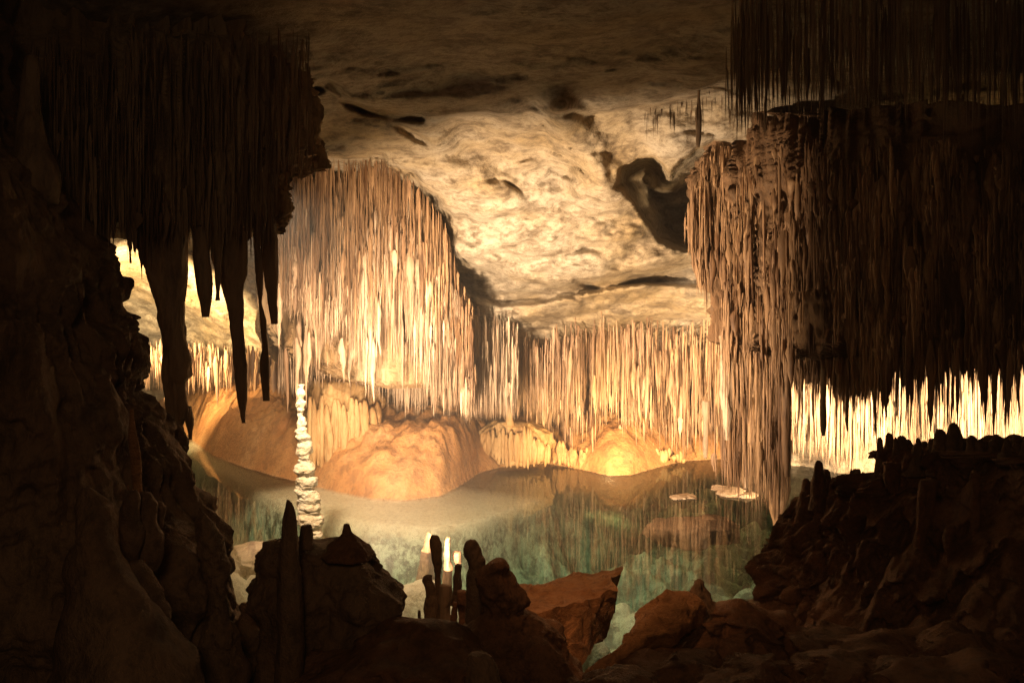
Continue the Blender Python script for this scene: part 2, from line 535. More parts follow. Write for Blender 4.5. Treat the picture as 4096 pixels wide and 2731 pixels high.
# ------------------------------------------------------------------ stalactites (batched profiles)
NS, NR = 7, 10


def straw_profile(kind):
    t = np.linspace(0, 1, NR) ** 0.85
    if kind == 0:                                   # thin straw: flared root, even shaft, short tip
        r = (0.60 + 0.5 * np.exp(-t * 7) - 0.58 * sstep(0.55, 1.0, t)) * (0.15 + 0.85 * sstep(-0.03, 0.14, t))
    elif kind == 1:                                 # long cone
        r = (1.15 * (1 - t) ** 0.75 + 0.02) * (0.30 + 0.70 * sstep(-0.02, 0.2, t))
    else:                                           # carrot
        r = (0.3 + 0.7 * sstep(-0.02, 0.3, t)) * (1 - sstep(0.3, 1.03, t) * 0.97)
    return t, r


def straw_verts(top, L, r, kind, seed):
    """(n,NR*NS+1) verts for n stalactites of one kind."""
    rg = np.random.default_rng(seed)
    n = len(L)
    t, pr = straw_profile(kind)
    wob = 1 + 0.16 * (rg.random((n, NR)) * 2 - 1) + 0.10 * np.sin(t[None] * rg.uniform(8, 22, (n, 1)) + rg.uniform(0, 6, (n, 1)))
    R = r[:, None] * pr[None] * wob
    lean = rg.normal(0, 0.016, (n, 1, 2)) * L[:, None, None]
    curve = rg.normal(0, 0.25, (n, NR, 2)).cumsum(1) * r[:, None, None] * 0.6
    ctr = lean * t[None, :, None] + curve
    a = np.linspace(0, 2 * math.pi, NS, endpoint=False)
    sq = 1 + 0.18 * np.sin(2 * a[None, None] + rg.uniform(0, 6, (n, 1, 1)))
    wide = np.where((rg.random(n) < 0.16) & (r < 0.028), rg.uniform(1.6, 3.4, n), 1.0)[:, None, None] if n > 1 else 1.0
    X = top[:, 0, None, None] + ctr[..., 0, None] + R[..., None] * np.cos(a) * sq * wide
    Y = top[:, 1, None, None] + ctr[..., 1, None] + R[..., None] * np.sin(a) * sq
    Z = np.broadcast_to((top[:, 2, None] - L[:, None] * t[None])[..., None], X.shape)
    V = np.stack([X, Y, Z], -1).reshape(n, -1, 3)
    return V


STRAW_F = grid_faces(NS, NR, True)[:, ::-1]
STRAW_CAP = np.array([list(range((NR - 1) * NS + NS - 1, (NR - 1) * NS - 1, -1))])

STRAWS = []          # dicts: region, top(3), L, r, kind


def add_straws(region, px, py0, py1, d, r, kind, sparse=0):
    px, py0, py1, d, r = np.broadcast_arrays(*[np.asarray(a, float) for a in (px, py0, py1, d, r)])
    top = W(px, py0, d)
    L = np.maximum((py1 - py0) * d / F, 0.05)
    kind = np.broadcast_to(np.asarray(kind), px.shape)
    if sparse:
        # clumps and bare gaps
        q = np.stack([px * 0.018, (py0 + py1) * 0.5 * 0.008, d * 0.7], -1)
        keep = fbm(q, 3, 77) + RNG.normal(0, 0.12, px.size) > sparse - 0.45
        px, py0, py1, d, r, top, L, kind = [a[keep] for a in (px, py0, py1, d, r, top, L, np.broadcast_to(np.asarray(kind), px.shape))]
    vis = (px > -10) & (px < 2362) & (py1 > 0)
    area = np.where(vis, L * r / d ** 2 * np.clip((py1 - np.maximum(py0, 0)) / (py1 - py0 + 1e-6), 0, 1), 0)
    for i in range(px.size):
        STRAWS.append((region, top[i], L[i], r[i], int(kind[i]), area[i], px[i], py1[i]))


def clump(n, lo, hi, k):
    """n picture columns between lo and hi gathered in k loose clumps."""
    c = RNG.uniform(lo, hi, k)
    p = RNG.choice(c, n) + RNG.normal(0, (hi - lo) / k * 0.9, n)
    return np.where((p < lo) | (p > hi), RNG.uniform(lo, hi, n), p)


def pick(n, a, b, c):
    return RNG.choice([0, 1, 2], n, p=[a, b, c])


U = RNG.uniform


def radii(n, lo, hi):
    return 0.53 * (lo + (hi - lo) * RNG.beta(1.2, 3.6, n))


# the dense curtain over the far shore, centre
n = 5600
px = np.where(RNG.random(n) < 0.65, clump(n, 1040, 1760, 50), U(1040, 1760, n))
d = U(16.3, 19.9, n)
root = np.interp(px, [1040, 1150, 1300, 1420, 1480, 1560, 1690], [740, 765, 772, 740, 745, 778, 770])
bot = np.interp(px, [1040, 1100, 1250, 1350, 1450, 1550, 1640, 1690], [945, 962, 972, 985, 985, 1005, 1040, 1050]) + 42 * vnoise(np.stack([px * 0.03, d * 0.5, px * 0], -1), 5) + RNG.normal(0, 14, n)
f0 = np.where(RNG.random(n) < 0.55, RNG.random(n) * 0.16, RNG.random(n) * 0.75)
t0 = root + (d - 16.3) * 14 + RNG.normal(0, 10, n) + f0 * (bot - root)
t1 = t0 + (bot - t0) * RNG.uniform(0.25, 1.04, n)
add_straws('centre', px, t0, np.maximum(t1, t0 + 22), d, radii(n, 0.010, 0.048), pick(n, 0.55, 0.3, 0.15), 0.25)
n = 260
px, d = U(1270, 1690, n), U(15.9, 16.9, n)
t0 = np.interp(px, [1270, 1400, 1460, 1540, 1600, 1690], [750, 695, 705, 748, 725, 705]) + U(-10, 75, n)
add_straws('centre', px, t0, t0 + U(25, 140, n), d, radii(n, 0.014, 0.06), pick(n, 0.3, 0.4, 0.3))
# drops close over the bright shore
n = 230
px, d = U(1230, 1610, n), U(17.0, 18.8, n)
t0 = U(890, 985, n)
add_straws('centre', px, t0, np.minimum(t0 + U(30, 120, n), 1060), d, radii(n, 0.012, 0.04), pick(n, 0.5, 0.35, 0.15))

# the tall lit curtain left of the centre
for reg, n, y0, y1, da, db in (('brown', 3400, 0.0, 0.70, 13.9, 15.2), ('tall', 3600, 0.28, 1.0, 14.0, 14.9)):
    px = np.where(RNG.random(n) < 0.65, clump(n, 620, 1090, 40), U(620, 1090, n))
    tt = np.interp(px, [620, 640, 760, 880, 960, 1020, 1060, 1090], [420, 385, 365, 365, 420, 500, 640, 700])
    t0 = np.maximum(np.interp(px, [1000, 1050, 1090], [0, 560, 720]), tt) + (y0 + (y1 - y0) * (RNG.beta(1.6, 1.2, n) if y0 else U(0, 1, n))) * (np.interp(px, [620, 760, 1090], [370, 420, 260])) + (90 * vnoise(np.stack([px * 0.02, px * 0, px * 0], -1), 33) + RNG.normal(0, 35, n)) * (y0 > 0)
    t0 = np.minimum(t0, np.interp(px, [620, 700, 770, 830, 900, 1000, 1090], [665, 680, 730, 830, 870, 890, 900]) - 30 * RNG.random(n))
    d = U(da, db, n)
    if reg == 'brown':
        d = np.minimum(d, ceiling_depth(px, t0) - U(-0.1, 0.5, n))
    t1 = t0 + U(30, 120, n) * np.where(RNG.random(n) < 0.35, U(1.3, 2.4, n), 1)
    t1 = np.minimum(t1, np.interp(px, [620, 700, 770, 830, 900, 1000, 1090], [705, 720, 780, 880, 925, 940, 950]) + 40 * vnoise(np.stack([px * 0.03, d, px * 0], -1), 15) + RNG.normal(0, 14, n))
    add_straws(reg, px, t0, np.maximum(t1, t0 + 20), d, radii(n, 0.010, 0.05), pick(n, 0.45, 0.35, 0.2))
n = 1500
px = np.where(RNG.random(n) < 0.5, clump(n, 640, 1100, 34), U(640, 1100, n))
d = U(14.9, 18.6, n)
t0 = np.maximum(U(700, 870, n), np.interp(px, [640, 740, 800], [775, 785, 700]))
bot = np.interp(px, [640, 700, 740, 800, 870, 920, 1000, 1100], [905, 900, 860, 870, 925, 945, 955, 965])
t1 = np.minimum(t0 + U(30, 190, n), bot + RNG.normal(0, 14, n))
add_straws('tall', px, t0, np.maximum(t1, t0 + 20), d, radii(n, 0.010, 0.042), pick(n, 0.5, 0.35, 0.15))

n = 420
px, d = U(1070, 1190, n), U(15.0, 16.6, n)
t0 = np.interp(px, [1070, 1190], [690, 735]) + U(0, 170, n)
add_straws('tall', px, t0, np.minimum(t0 + U(30, 170, n), 965), d, radii(n, 0.010, 0.05), pick(n, 0.45, 0.35, 0.2))

# low fringe behind the great stalactite, left
n = 800
px, d = U(300, 700, n), U(20.2, 22.8, n)
t0 = np.interp(px, [300, 420, 560, 700], [775, 785, 800, 815]) + U(-5, 55, n)
t1 = t0 + U(20, 95, n)
add_straws('low', px, t0, np.minimum(t1, np.interp(px, [300, 700], [895, 930])), d, radii(n, 0.012, 0.05), pick(n, 0.5, 0.35, 0.15))

# shaggy brown mass, right


def shag_d(px):
    return np.interp(px, [1560, 1680, 1800, 1950, 2150, 2400, 2700], [13.2, 12.6, 11.6, 10.3, 9.2, 8.3, 7.6])


n = 6200
px = np.where(RNG.random(n) < 0.6, clump(n, 1575, 2380, 70), U(1575, 2380, n))
px = px + 18 * vnoise(np.stack([px * 0, px * 0 + RNG.random(n) * 60, px * 0], -1))
tt = np.interp(px, [1565, 1585, 1610, 1640, 1700, 1800, 2000, 2380], [430, 400, 360, 330, 320, 320, 310, 320])
t0 = tt + RNG.random(n) * (np.interp(px, [1565, 1600, 1640, 1700, 1830, 2380], [60, 230, 420, 490, 510, 500]))
d = shag_d(px) - 0.80 + U(-0.30, 0.25, n) - 0.15 * np.sin(px * 0.045 + t0 * 0.012)
t1 = t0 + np.where(RNG.random(n) < 0.7, U(16, 75, n), U(70, 220, n))
t1 = np.minimum(t1, np.interp(px, [1560, 1580, 1600, 1620, 1640, 1665, 1690], [455, 560, 630, 710, 800, 900, 1200]) + RNG.normal(0, 22, n))
t1 = np.maximum(t1, t0 + 14)
add_straws('shag', px, t0, t1, d, radii(n, 0.010, 0.060), pick(n, 0.3, 0.4, 0.3), 0.29)
# its long lower fringe: to the water in the middle, higher on the right
n = 900
px = 1812 - 190 * RNG.beta(1.0, 2.0, n)
d = shag_d(px) + U(-0.9, 1.3, n)
t0 = U(730, 1060, n)
lim = np.interp(px, [1598, 1640, 1700, 1760, 1795, 1812], [1040, 1095, 1140, 1150, 1185, 1120])
t1 = np.minimum(t0 + U(40, 260, n), lim + RNG.normal(0, 18, n))
add_straws('shag', px, t0, np.maximum(t1, t0 + 25), d, radii(n, 0.010, 0.048), pick(n, 0.45, 0.35, 0.2))
n = 1700
px = np.where(RNG.random(n) < 0.65, clump(n, 1806, 2400, 44), U(1806, 2400, n))
d = shag_d(px) + U(-0.9, 0.9, n)
t0 = U(690, 800, n)
lim = np.interp(px, [1806, 1850, 1870, 1900, 1960, 2000, 2050, 2100, 2125, 2150, 2180, 2200, 2235, 2260, 2300, 2330, 2345, 2400],
                [885, 880, 905, 890, 945, 905, 915, 875, 890, 835, 880, 865, 885, 838, 880, 870, 832, 850])
t1 = lim + RNG.normal(0, 10, n) + (RNG.random(n) < 0.06) * U(10, 60, n) + 26 * vnoise(np.stack([px * 0.035, px * 0, px * 0], -1), 12) - 95 * RNG.random(n) ** 2
add_straws('shag', px, t0, np.maximum(t1, t0 + 25), d, radii(n, 0.012, 0.055), pick(n, 0.2, 0.55, 0.25))

n = 900
px = U(1770, 2050, n)
t0 = U(480, 800, n)
add_straws('shag', px, t0, t0 + U(30, 140, n), shag_d(px) - 1.0 + U(-0.2, 0.25, n), radii(n, 0.012, 0.06), pick(n, 0.3, 0.4, 0.3))
# thicker fused ones among the thin
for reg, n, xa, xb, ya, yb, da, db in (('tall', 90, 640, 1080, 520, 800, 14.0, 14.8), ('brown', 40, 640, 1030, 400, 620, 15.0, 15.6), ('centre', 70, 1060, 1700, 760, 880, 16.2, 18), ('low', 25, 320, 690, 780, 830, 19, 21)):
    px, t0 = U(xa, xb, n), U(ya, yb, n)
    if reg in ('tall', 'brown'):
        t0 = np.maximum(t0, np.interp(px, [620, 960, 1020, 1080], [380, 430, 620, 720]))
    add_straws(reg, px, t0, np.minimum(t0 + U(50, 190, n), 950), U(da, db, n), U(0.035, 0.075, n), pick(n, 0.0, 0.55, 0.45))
n = 160
px = U(1600, 2380, n)
t0 = U(350, 780, n)
add_straws('shag', px, t0, t0 + U(50, 200, n), shag_d(px) - 0.8, U(0.03, 0.075, n), pick(n, 0.0, 0.6, 0.4))

# glowing curtain in the passage far right
n = 3000
px = np.where(RNG.random(n) < 0.4, clump(n, 1800, 2400, 44), U(1800, 2400, n))
d = U(15.5, 16.8, n)
t0 = U(800, 960, n)
bot = np.interp(px, [1800, 1830, 1850, 1900, 1915, 1940, 1960, 2000, 2100, 2400], [1025, 1040, 1045, 1060, 1090, 1070, 1095, 1050, 1040, 1040])
t1 = bot + RNG.normal(0, 12, n) - np.abs(RNG.normal(0, 42, n))
add_straws('glow', px, t0, np.maximum(t1, t0 + 25), d, radii(n, 0.014, 0.07), pick(n, 0.35, 0.45, 0.2))

# dark curtain under the near ceiling, upper right
n = 950
px = np.where(RNG.random(n) < 0.5, clump(n, 1668, 2420, 60), U(1668, 2420, n))
t0 = np.where(RNG.random(n) < 0.45, U(-70, 60, n), U(40, 265, n))
d = ceiling_depth(px, t0) - U(-0.1, 0.25, n)
bot = np.interp(px, [1668, 1690, 1760, 1850, 1950, 2050, 2150, 2300, 2420], [330, 322, 300, 292, 285, 288, 300, 330, 340])
t1 = t0 + (bot + RNG.normal(0, 24, n) - t0) * np.clip(RNG.beta(3, 1.2, n), 0.2, 1.05)
add_straws('upper', px, t0, np.maximum(t1, t0 + 25), d, radii(n, 0.006, 0.024), pick(n, 0.5, 0.35, 0.15))
n = 50
px, d = U(1480, 1680, n), U(9.6, 10.6, n)
t0 = np.interp(px, [1480, 1600, 1680], [262, 230, 205]) + U(-12, 20, n)
add_straws('upper', px, t0, t0 + U(10, 60, n) * U(0.5, 1.5, n), d, radii(n, 0.004, 0.012), 1)

# dark fringe, upper left
n = 1000
px = np.where(RNG.random(n) < 0.55, clump(n, 60, 725, 46), U(60, 725, n))
t0 = U(60, 440, n)
lim = np.interp(px, [60, 180, 215, 240, 262, 290, 312, 420, 440, 560, 628, 640, 740], [420, 520, 560, 500, 535, 545, 575, 520, 545, 545, 555, 395, 370])
t1 = np.minimum(t0 + U(50, 260, n), lim + np.abs(RNG.normal(0, 26, n)))
d = np.interp(px, [60, 640, 740], [6.3, 7.0, 8.4]) - U(-0.2, 0.45, n)
add_straws('dusk', px, np.minimum(t0, t1 - 20), t1, d, radii(n, 0.007, 0.034), pick(n, 0.3, 0.5, 0.2))

n = 190
px = clump(n, 185, 636, 26)
t0 = U(430, 505, n)
add_straws('dusk', px, t0, U(515, 560, n) + 90 * RNG.random(n) ** 3, np.interp(px, [60, 640], [6.2, 6.95]) - U(-0.3, 0.35, n), radii(n, 0.008, 0.034), pick(n, 0.2, 0.6, 0.2))

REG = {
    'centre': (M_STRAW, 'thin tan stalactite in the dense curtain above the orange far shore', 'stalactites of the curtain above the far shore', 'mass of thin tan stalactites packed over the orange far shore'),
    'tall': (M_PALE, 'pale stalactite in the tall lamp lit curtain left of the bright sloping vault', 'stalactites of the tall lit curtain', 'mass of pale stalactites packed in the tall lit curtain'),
    'brown': (M_BROWN, 'brown stalactite in the shaded upper part of the tall curtain', 'stalactites of the shaded upper curtain', 'mass of brown stalactites in the shaded top of the tall curtain'),  # browner calcite, with the upper curtain's shade also put into its colour
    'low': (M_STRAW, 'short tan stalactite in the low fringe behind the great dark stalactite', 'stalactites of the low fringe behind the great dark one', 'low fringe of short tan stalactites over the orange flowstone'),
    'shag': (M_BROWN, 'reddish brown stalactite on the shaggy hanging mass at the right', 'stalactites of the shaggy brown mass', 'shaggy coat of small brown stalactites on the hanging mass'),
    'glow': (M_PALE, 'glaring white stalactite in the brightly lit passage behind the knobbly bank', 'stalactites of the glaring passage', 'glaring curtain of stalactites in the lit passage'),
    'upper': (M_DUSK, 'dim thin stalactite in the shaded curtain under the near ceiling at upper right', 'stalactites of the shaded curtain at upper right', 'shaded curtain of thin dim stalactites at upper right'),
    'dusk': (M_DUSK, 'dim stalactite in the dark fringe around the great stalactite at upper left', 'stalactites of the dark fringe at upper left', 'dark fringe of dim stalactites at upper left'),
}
QUOTA = {'centre': 55, 'tall': 35, 'brown': 20, 'low': 15, 'shag': 60, 'glow': 35, 'upper': 35, 'dusk': 35}


def build_straws():
    proto = {}
    for k in (0, 1, 2):
        for s in range(4):
            # unit shapes: length 1, radius 0.05
            v = straw_verts(np.zeros((1, 3)), np.array([1.0]), np.array([0.05]), k, 100 + s * 7 + k)[0]
            proto[k, s] = v
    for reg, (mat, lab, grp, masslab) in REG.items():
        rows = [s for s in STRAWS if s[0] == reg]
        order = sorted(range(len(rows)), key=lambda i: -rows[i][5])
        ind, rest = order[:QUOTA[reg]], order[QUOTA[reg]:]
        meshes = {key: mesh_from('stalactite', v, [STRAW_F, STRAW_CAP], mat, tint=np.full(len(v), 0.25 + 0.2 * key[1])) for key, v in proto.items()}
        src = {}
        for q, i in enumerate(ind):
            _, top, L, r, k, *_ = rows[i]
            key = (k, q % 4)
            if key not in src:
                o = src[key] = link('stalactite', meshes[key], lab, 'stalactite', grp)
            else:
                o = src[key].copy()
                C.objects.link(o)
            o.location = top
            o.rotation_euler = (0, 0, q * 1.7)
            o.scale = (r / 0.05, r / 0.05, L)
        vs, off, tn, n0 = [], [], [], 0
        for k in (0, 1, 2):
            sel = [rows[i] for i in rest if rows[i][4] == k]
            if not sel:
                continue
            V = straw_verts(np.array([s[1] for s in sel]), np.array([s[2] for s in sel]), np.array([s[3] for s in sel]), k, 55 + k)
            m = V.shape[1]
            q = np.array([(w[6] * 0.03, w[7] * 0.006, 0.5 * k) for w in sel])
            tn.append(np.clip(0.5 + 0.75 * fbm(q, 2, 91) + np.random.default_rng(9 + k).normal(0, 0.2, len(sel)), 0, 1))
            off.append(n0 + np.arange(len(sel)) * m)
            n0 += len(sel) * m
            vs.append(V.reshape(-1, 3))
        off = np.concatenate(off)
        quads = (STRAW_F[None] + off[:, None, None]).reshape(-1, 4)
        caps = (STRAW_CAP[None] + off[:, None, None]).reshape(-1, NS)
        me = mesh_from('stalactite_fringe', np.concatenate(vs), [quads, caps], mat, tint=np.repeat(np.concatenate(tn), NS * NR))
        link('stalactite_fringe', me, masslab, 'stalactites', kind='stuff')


build_straws()

# ------------------------------------------------------------------ hanging masses
body('stalactite_curtain', [
    loft([(320, 700, 900), (350, 650, 960), (385, 632, 985), (430, 625, 1008), (480, 622, 1035), (550, 618, 1052), (610, 615, 1045), (650, 612, 1030), (700, 620, 990), (740, 640, 960), (765, 700, 900)],
         lambda p: 17.3 + 0.0 * p, 1.0, n=220, step=4, p=3.2, amp=0.09, freq=1.6, flute=0.12, ffreq=4.5, seed=3)],
    M_CURT, 'tall fluted brown curtain with its lower edge lit cream, left of the bright vault', 'curtain', hang=True)
body('stalactite_curtain', [
    loft([(560, 640, 700), (600, 628, 860), (640, 622, 1000), (680, 618, 1060), (740, 622, 1082), (790, 640, 1086), (830, 700, 1080), (865, 790, 1060), (885, 880, 1020)],
         lambda p: 15.6 + 0.25 * np.sin(p * 0.02), 0.85, n=520, step=4, p=3.4, amp=0.06, freq=2.2, flute=0.10, ffreq=9, seed=4)],
    M_CURT, 'bright lower tier of the fluted curtain, lit cream from below', 'curtain', hang=True)
body('rock_ledge', [
    loft([(672, 640, 900), (690, 615, 1000), (720, 600, 1075), (760, 600, 1100), (800, 615, 1105), (840, 660, 1095), (865, 720, 1080), (885, 780, 1040)],
         lambda p: np.interp(p, [400, 700, 1100], [20.5, 18.6, 18.0]), 1.0, n=200, step=3, p=2.6, amp=0.10, freq=1.4, flute=0.10, ffreq=4, seed=8)],
    M_CURT, 'pale overhanging ledge of rock fringed with stalactites under the tall curtain', 'rock ledge', hang=True)
body('hanging_rock', [
    loft([(285, 1690, 2700), (330, 1640, 2700), (370, 1612, 2700), (430, 1590, 2700), (520, 1600, 2700), (600, 1620, 2700), (700, 1638, 2700), (780, 1655, 2700),
          (792, 1700, 2700), (806, 1780, 2690), (815, 1850, 2640)],
         shag_d, 0.75, n=620, step=4, p=3.4, amp=0.12, freq=1.8, flute=0.16, ffreq=7, lump=0.14, lfreq=0.8, octv=5, seed=12)],
    M_SHAG, 'huge shaggy brown mass of rock hanging over the right of the lake', 'rock mass', hang=True)
body('hanging_rock', [
    loft([(-160, -500, 520), (0, -500, 525), (130, -480, 540), (158, -440, 650), (200, -400, 672), (255, -300, 690), (320, -100, 702), (372, 20, 712), (392, 60, 632), (430, 90, 616), (470, 120, 630), (505, 170, 622), (530, 240, 600)],
         lambda p: np.interp(p, [0, 600, 760], [7.0, 7.6, 8.6]), 0.7, n=420, step=4, p=3.5, amp=0.07, freq=2.2, flute=0.12, ffreq=9, seed=17)],
    M_CURT, 'dark fluted mass of rock at upper left with the great stalactite below', 'rock mass', hang=True)


def spike(rows, d, label, seed, mat=M_DUSK, flute=0.02, extra=None, name='stalactite', group=None, **kw):
    a = dict(n=40, step=4, ratio=0.9, amp=0.02, freq=5, flute=flute, ffreq=9, zst=0.5)
    a.update(kw)
    pieces = [loft(rows, d, 0.6, seed=seed, **a)]
    for e in extra or []:
        pieces.append(loft(e, d, 0.6, seed=seed + 3, **a))
    return body(name, pieces, mat, label, name.replace('_', ' '), group, hang=(name != 'stalagmite'))


def c1(rows):          # rows measured on an enlargement
    return [(344.5 + y * .4393, l * .4393, r * .4393) for y, l, r in rows]


spike([(440, 290, 440)] + c1([(400, 690, 975), (500, 720, 970), (600, 755, 965), (700, 795, 960), (800, 820, 955), (900, 835, 958), (1000, 848, 970), (1100, 855, 990), (1150, 857, 1000), (1178, 858, 1003),
      (1200, 860, 985), (1215, 862, 970), (1250, 863, 972), (1300, 866, 978), (1350, 872, 986), (1400, 890, 985), (1420, 905, 960), (1452, 934, 948)]),
      6.9, 'great dark stalactite with a blunt forked tip hanging over the far shore', 5, n=72,
      extra=[c1([(1340, 955, 990), (1400, 964, 1001), (1440, 976, 1003), (1470, 986, 1001), (1515, 993, 997)])])
spike([(430, 430, 485)] + c1([(400, 1000, 1090), (500, 1015, 1085), (600, 1028, 1090), (700, 1040, 1098), (750, 1048, 1095), (800, 1062, 1088), (870, 1073, 1077)]),
      6.8, 'short dark stalactite just right of the great forked one', 6)
spike([(430, 480, 560)] + c1([(500, 1100, 1265), (600, 1130, 1268), (650, 1150, 1265), (700, 1165, 1255), (750, 1180, 1252), (800, 1190, 1265), (850, 1200, 1268), (900, 1208, 1265), (1000, 1220, 1270), (1100, 1233, 1278),
      (1200, 1243, 1280), (1300, 1256, 1280), (1430, 1273, 1276)]), 6.9, 'long dark dagger of a stalactite reaching down over the orange shore', 7)
spike([(440, 575, 605)] + c1([(400, 1318, 1360), (500, 1325, 1365), (640, 1335, 1380), (700, 1338, 1382), (800, 1345, 1375), (900, 1352, 1388), (1000, 1365, 1390), (1100, 1370, 1392), (1200, 1380, 1393), (1310, 1391, 1394)]),
      7.0, 'very thin long dark stalactite between the dagger and the last dark spike', 8)
spike([(400, 600, 632)] + c1([(200, 1375, 1432), (400, 1360, 1435), (500, 1375, 1437), (600, 1385, 1440), (700, 1400, 1439), (800, 1415, 1438), (905, 1434, 1437)]),
      7.1, 'dark straight edged spike in front of the tall lit curtain', 9)
spike([(430, 205, 260)] + c1([(300, 485, 595), (400, 505, 578), (500, 514, 580), (600, 530, 582), (700, 548, 590), (770, 562, 588)]),
      6.6, 'dark stalactite touching the left rock wall beside the bright opening', 10)
for (a, b, y0, y1, w, sd, lab) in [(293, 300, 480, 605, 7, 1, 'thin dark needle hanging before the bright yellow opening'),
                                   (322, 326, 500, 640, 8, 2, 'curved dark needle against the flank of the great stalactite'),
                                   (506, 500, 470, 690, 9, 3, 'slim dark stalactite between the short one and the dagger'),
                                   (1604, 1603, 205, 340, 10, 4, 'lone dark stalactite hanging before the hollow in the vault')]:
    spike([(y0, a - w * (1 if sd < 4 else .25), a + w * (1 if sd < 4 else .25)), ((y0 + y1) / 2, (a + b) / 2 - w * .7, (a + b) / 2 + w * .7), (y1, b - 1, b + 1)], 6.6 if sd < 4 else 10.25, lab, 20 + sd, n=24)

# noted stalactites of the right mass
spike([(770, 1650, 1692), (800, 1655, 1690), (860, 1658, 1688), (900, 1656, 1684), (960, 1662, 1678), (1010, 1668, 1672)], 12.2,
      'thick pale yellow stalactite under the left edge of the shaggy mass', 31, M_PALE)
spike([(760, 1792, 1816), (790, 1794, 1816), (860, 1797, 1813), (930, 1798, 1814), (1000, 1800, 1812), (1060, 1802, 1812), (1095, 1806, 1809)], 10.6,
      'long straight brown column beside the lit passage', 32, M_BROWN)
spike([(670, 1846, 1862), (740, 1849, 1860), (800, 1850, 1859), (880, 1853, 1856)], 10.6, 'slender ribbed stalactite right of the long brown column', 33, M_BROWN)
spike([(1010, 1765, 1808), (1080, 1770, 1806), (1120, 1770, 1808), (1140, 1775, 1806), (1165, 1772, 1800), (1195, 1778, 1792), (1222, 1783, 1786)], 12.6,
      'ragged root shaped stalactite dipping to the water', 34, M_BROWN, flute=0.05)
for i, (x, y0, y1, w, dd, lab) in enumerate([
        (1713, 1030, 1120, 7, 13.2, 'bright yellow stalactite touching the white calcite raft'),
        (1620, 960, 1052, 4, 14.4, 'thin glaring stalactite left of the white rafts'),
        (1892, 850, 1000, 5, 9.8, 'dark thread of a stalactite across the glowing curtain'),
        (1945, 860, 990, 6, 9.6, 'dark pointed stalactite before the middle of the glowing curtain'),
        (2010, 850, 1000, 5, 9.3, 'dark needle hanging left of the knobbly bank')]):
    spike([(y0 - 40, x - w * 1.3, x + w * 1.3), (y0 + 20, x - w, x + w), (y1 - 25, x - w * .7, x + w * .7), (y1, x - 1, x + 1)], dd, lab, 40 + i, M_PALE if i < 2 else M_DUSK, n=20)

# ------------------------------------------------------------------ far shore flowstone
def pipes(x0, x1, n, top, bots, d, w, seed, drop=20):
    """Flowstone pipes side by side, fused into one body."""
    rg = np.random.default_rng(seed)
    out = []
    for i in range(n):
        x = x0 + (x1 - x0) * (i + 0.5) / n + rg.normal(0, w * 0.15)
        b = np.interp(x, *zip(*bots)) + rg.normal(0, 5)
        t = np.interp(x, *zip(*top)) + rg.uniform(-6, 1) + drop * rg.random() ** 1.5
        ww = w * rg.uniform(0.75, 1.25)
        h = b - t
        out.append(loft([(t, x - ww * .2, x + ww * .2), (t + h * .12, x - ww * .6, x + ww * .6), (t + h * .35, x - ww, x + ww), (t + h * .7, x - ww * .8, x + ww * .8), (b - 4, x - ww * .45, x + ww * .45), (b, x - ww * .15, x + ww * .15)],
                        d(x) + rg.normal(0, 0.03), 0.5, n=20, step=3, amp=0.012, freq=6, flute=0.01, seed=seed + i))
    return out


body('flowstone_block', [
    loft([(864, 745, 800), (872, 718, 836), (884, 706, 856), (906, 706, 872), (925, 710, 872), (960, 714, 866), (1000, 716, 858), (1040, 718, 846), (1075, 720, 830), (1100, 722, 815)],
         lambda p: np.interp(p, [708, 760, 880], [16.5, 16.2, 16.9]), 0.47, n=140, step=3, p=2.6, amp=0.08, freq=3, flute=0.06, ffreq=7, lump=0.06, seed=51)]
    + pipes(706, 872, 17, [(706, 898), (760, 912), (872, 915)], [(706, 1078), (745, 1075), (780, 1062), (811, 1045), (832, 1028), (872, 1000)],
            lambda x: 16.2 - 0.5 * math.sqrt(max(0.05, 1 - ((x - 785) / 95) ** 2)) + (x - 785) * 0.003, 10, 510, 60),
    M_DRAPE, 'fluted drum of orange flowstone behind the white stalagmite', 'flowstone')
body('flowstone_drapery', [
    loft([(966, 1140, 1215), (978, 1122, 1240), (992, 1114, 1256), (1010, 1116, 1260), (1035, 1126, 1250), (1060, 1136, 1240)],
         17.3, 0.42, n=120, step=3, p=2.4, amp=0.09, freq=3, flute=0.06, ffreq=6, lump=0.06, seed=53)]
    + pipes(1112, 1264, 19, [(1114, 996), (1150, 980), (1190, 976), (1240, 982), (1262, 998)], [(1114, 1040), (1150, 1068), (1190, 1074), (1262, 1064)],
            lambda x: 17.15 - 0.42 * math.sqrt(max(0.05, 1 - ((x - 1188) / 85) ** 2)), 7.0, 530, 34),
    M_DRAPE, 'cream fluted drapery of flowstone like organ pipes at the far waterline', 'flowstone')
body('flowstone_drapery', pipes(1268, 1352, 12, [(1268, 1008), (1352, 1030)], [(1268, 1062), (1310, 1074), (1352, 1086)], lambda x: 17.4 - 0.003 * (x - 1268), 7.0, 560, 24),
     M_FLOW, 'brown fringe of flowstone pipes between the cream drapery and the yellow glow', 'flowstone')
body('flowstone_drapery', pipes(1486, 1572, 13, [(1486, 1012), (1572, 1040)], [(1486, 1066), (1572, 1060)], lambda x: 17.6, 6.0, 580, 20),
     M_DRAPE, 'glowing yellow fringe of flowstone pipes right of the brightest shore', 'flowstone')
spike([(925, 1166, 1174), (960, 1164, 1176), (985, 1160, 1180)], 17.0, 'short cream stalagmite standing on the fluted drapery', 58, M_DRAPE, name='stalagmite', n=24)

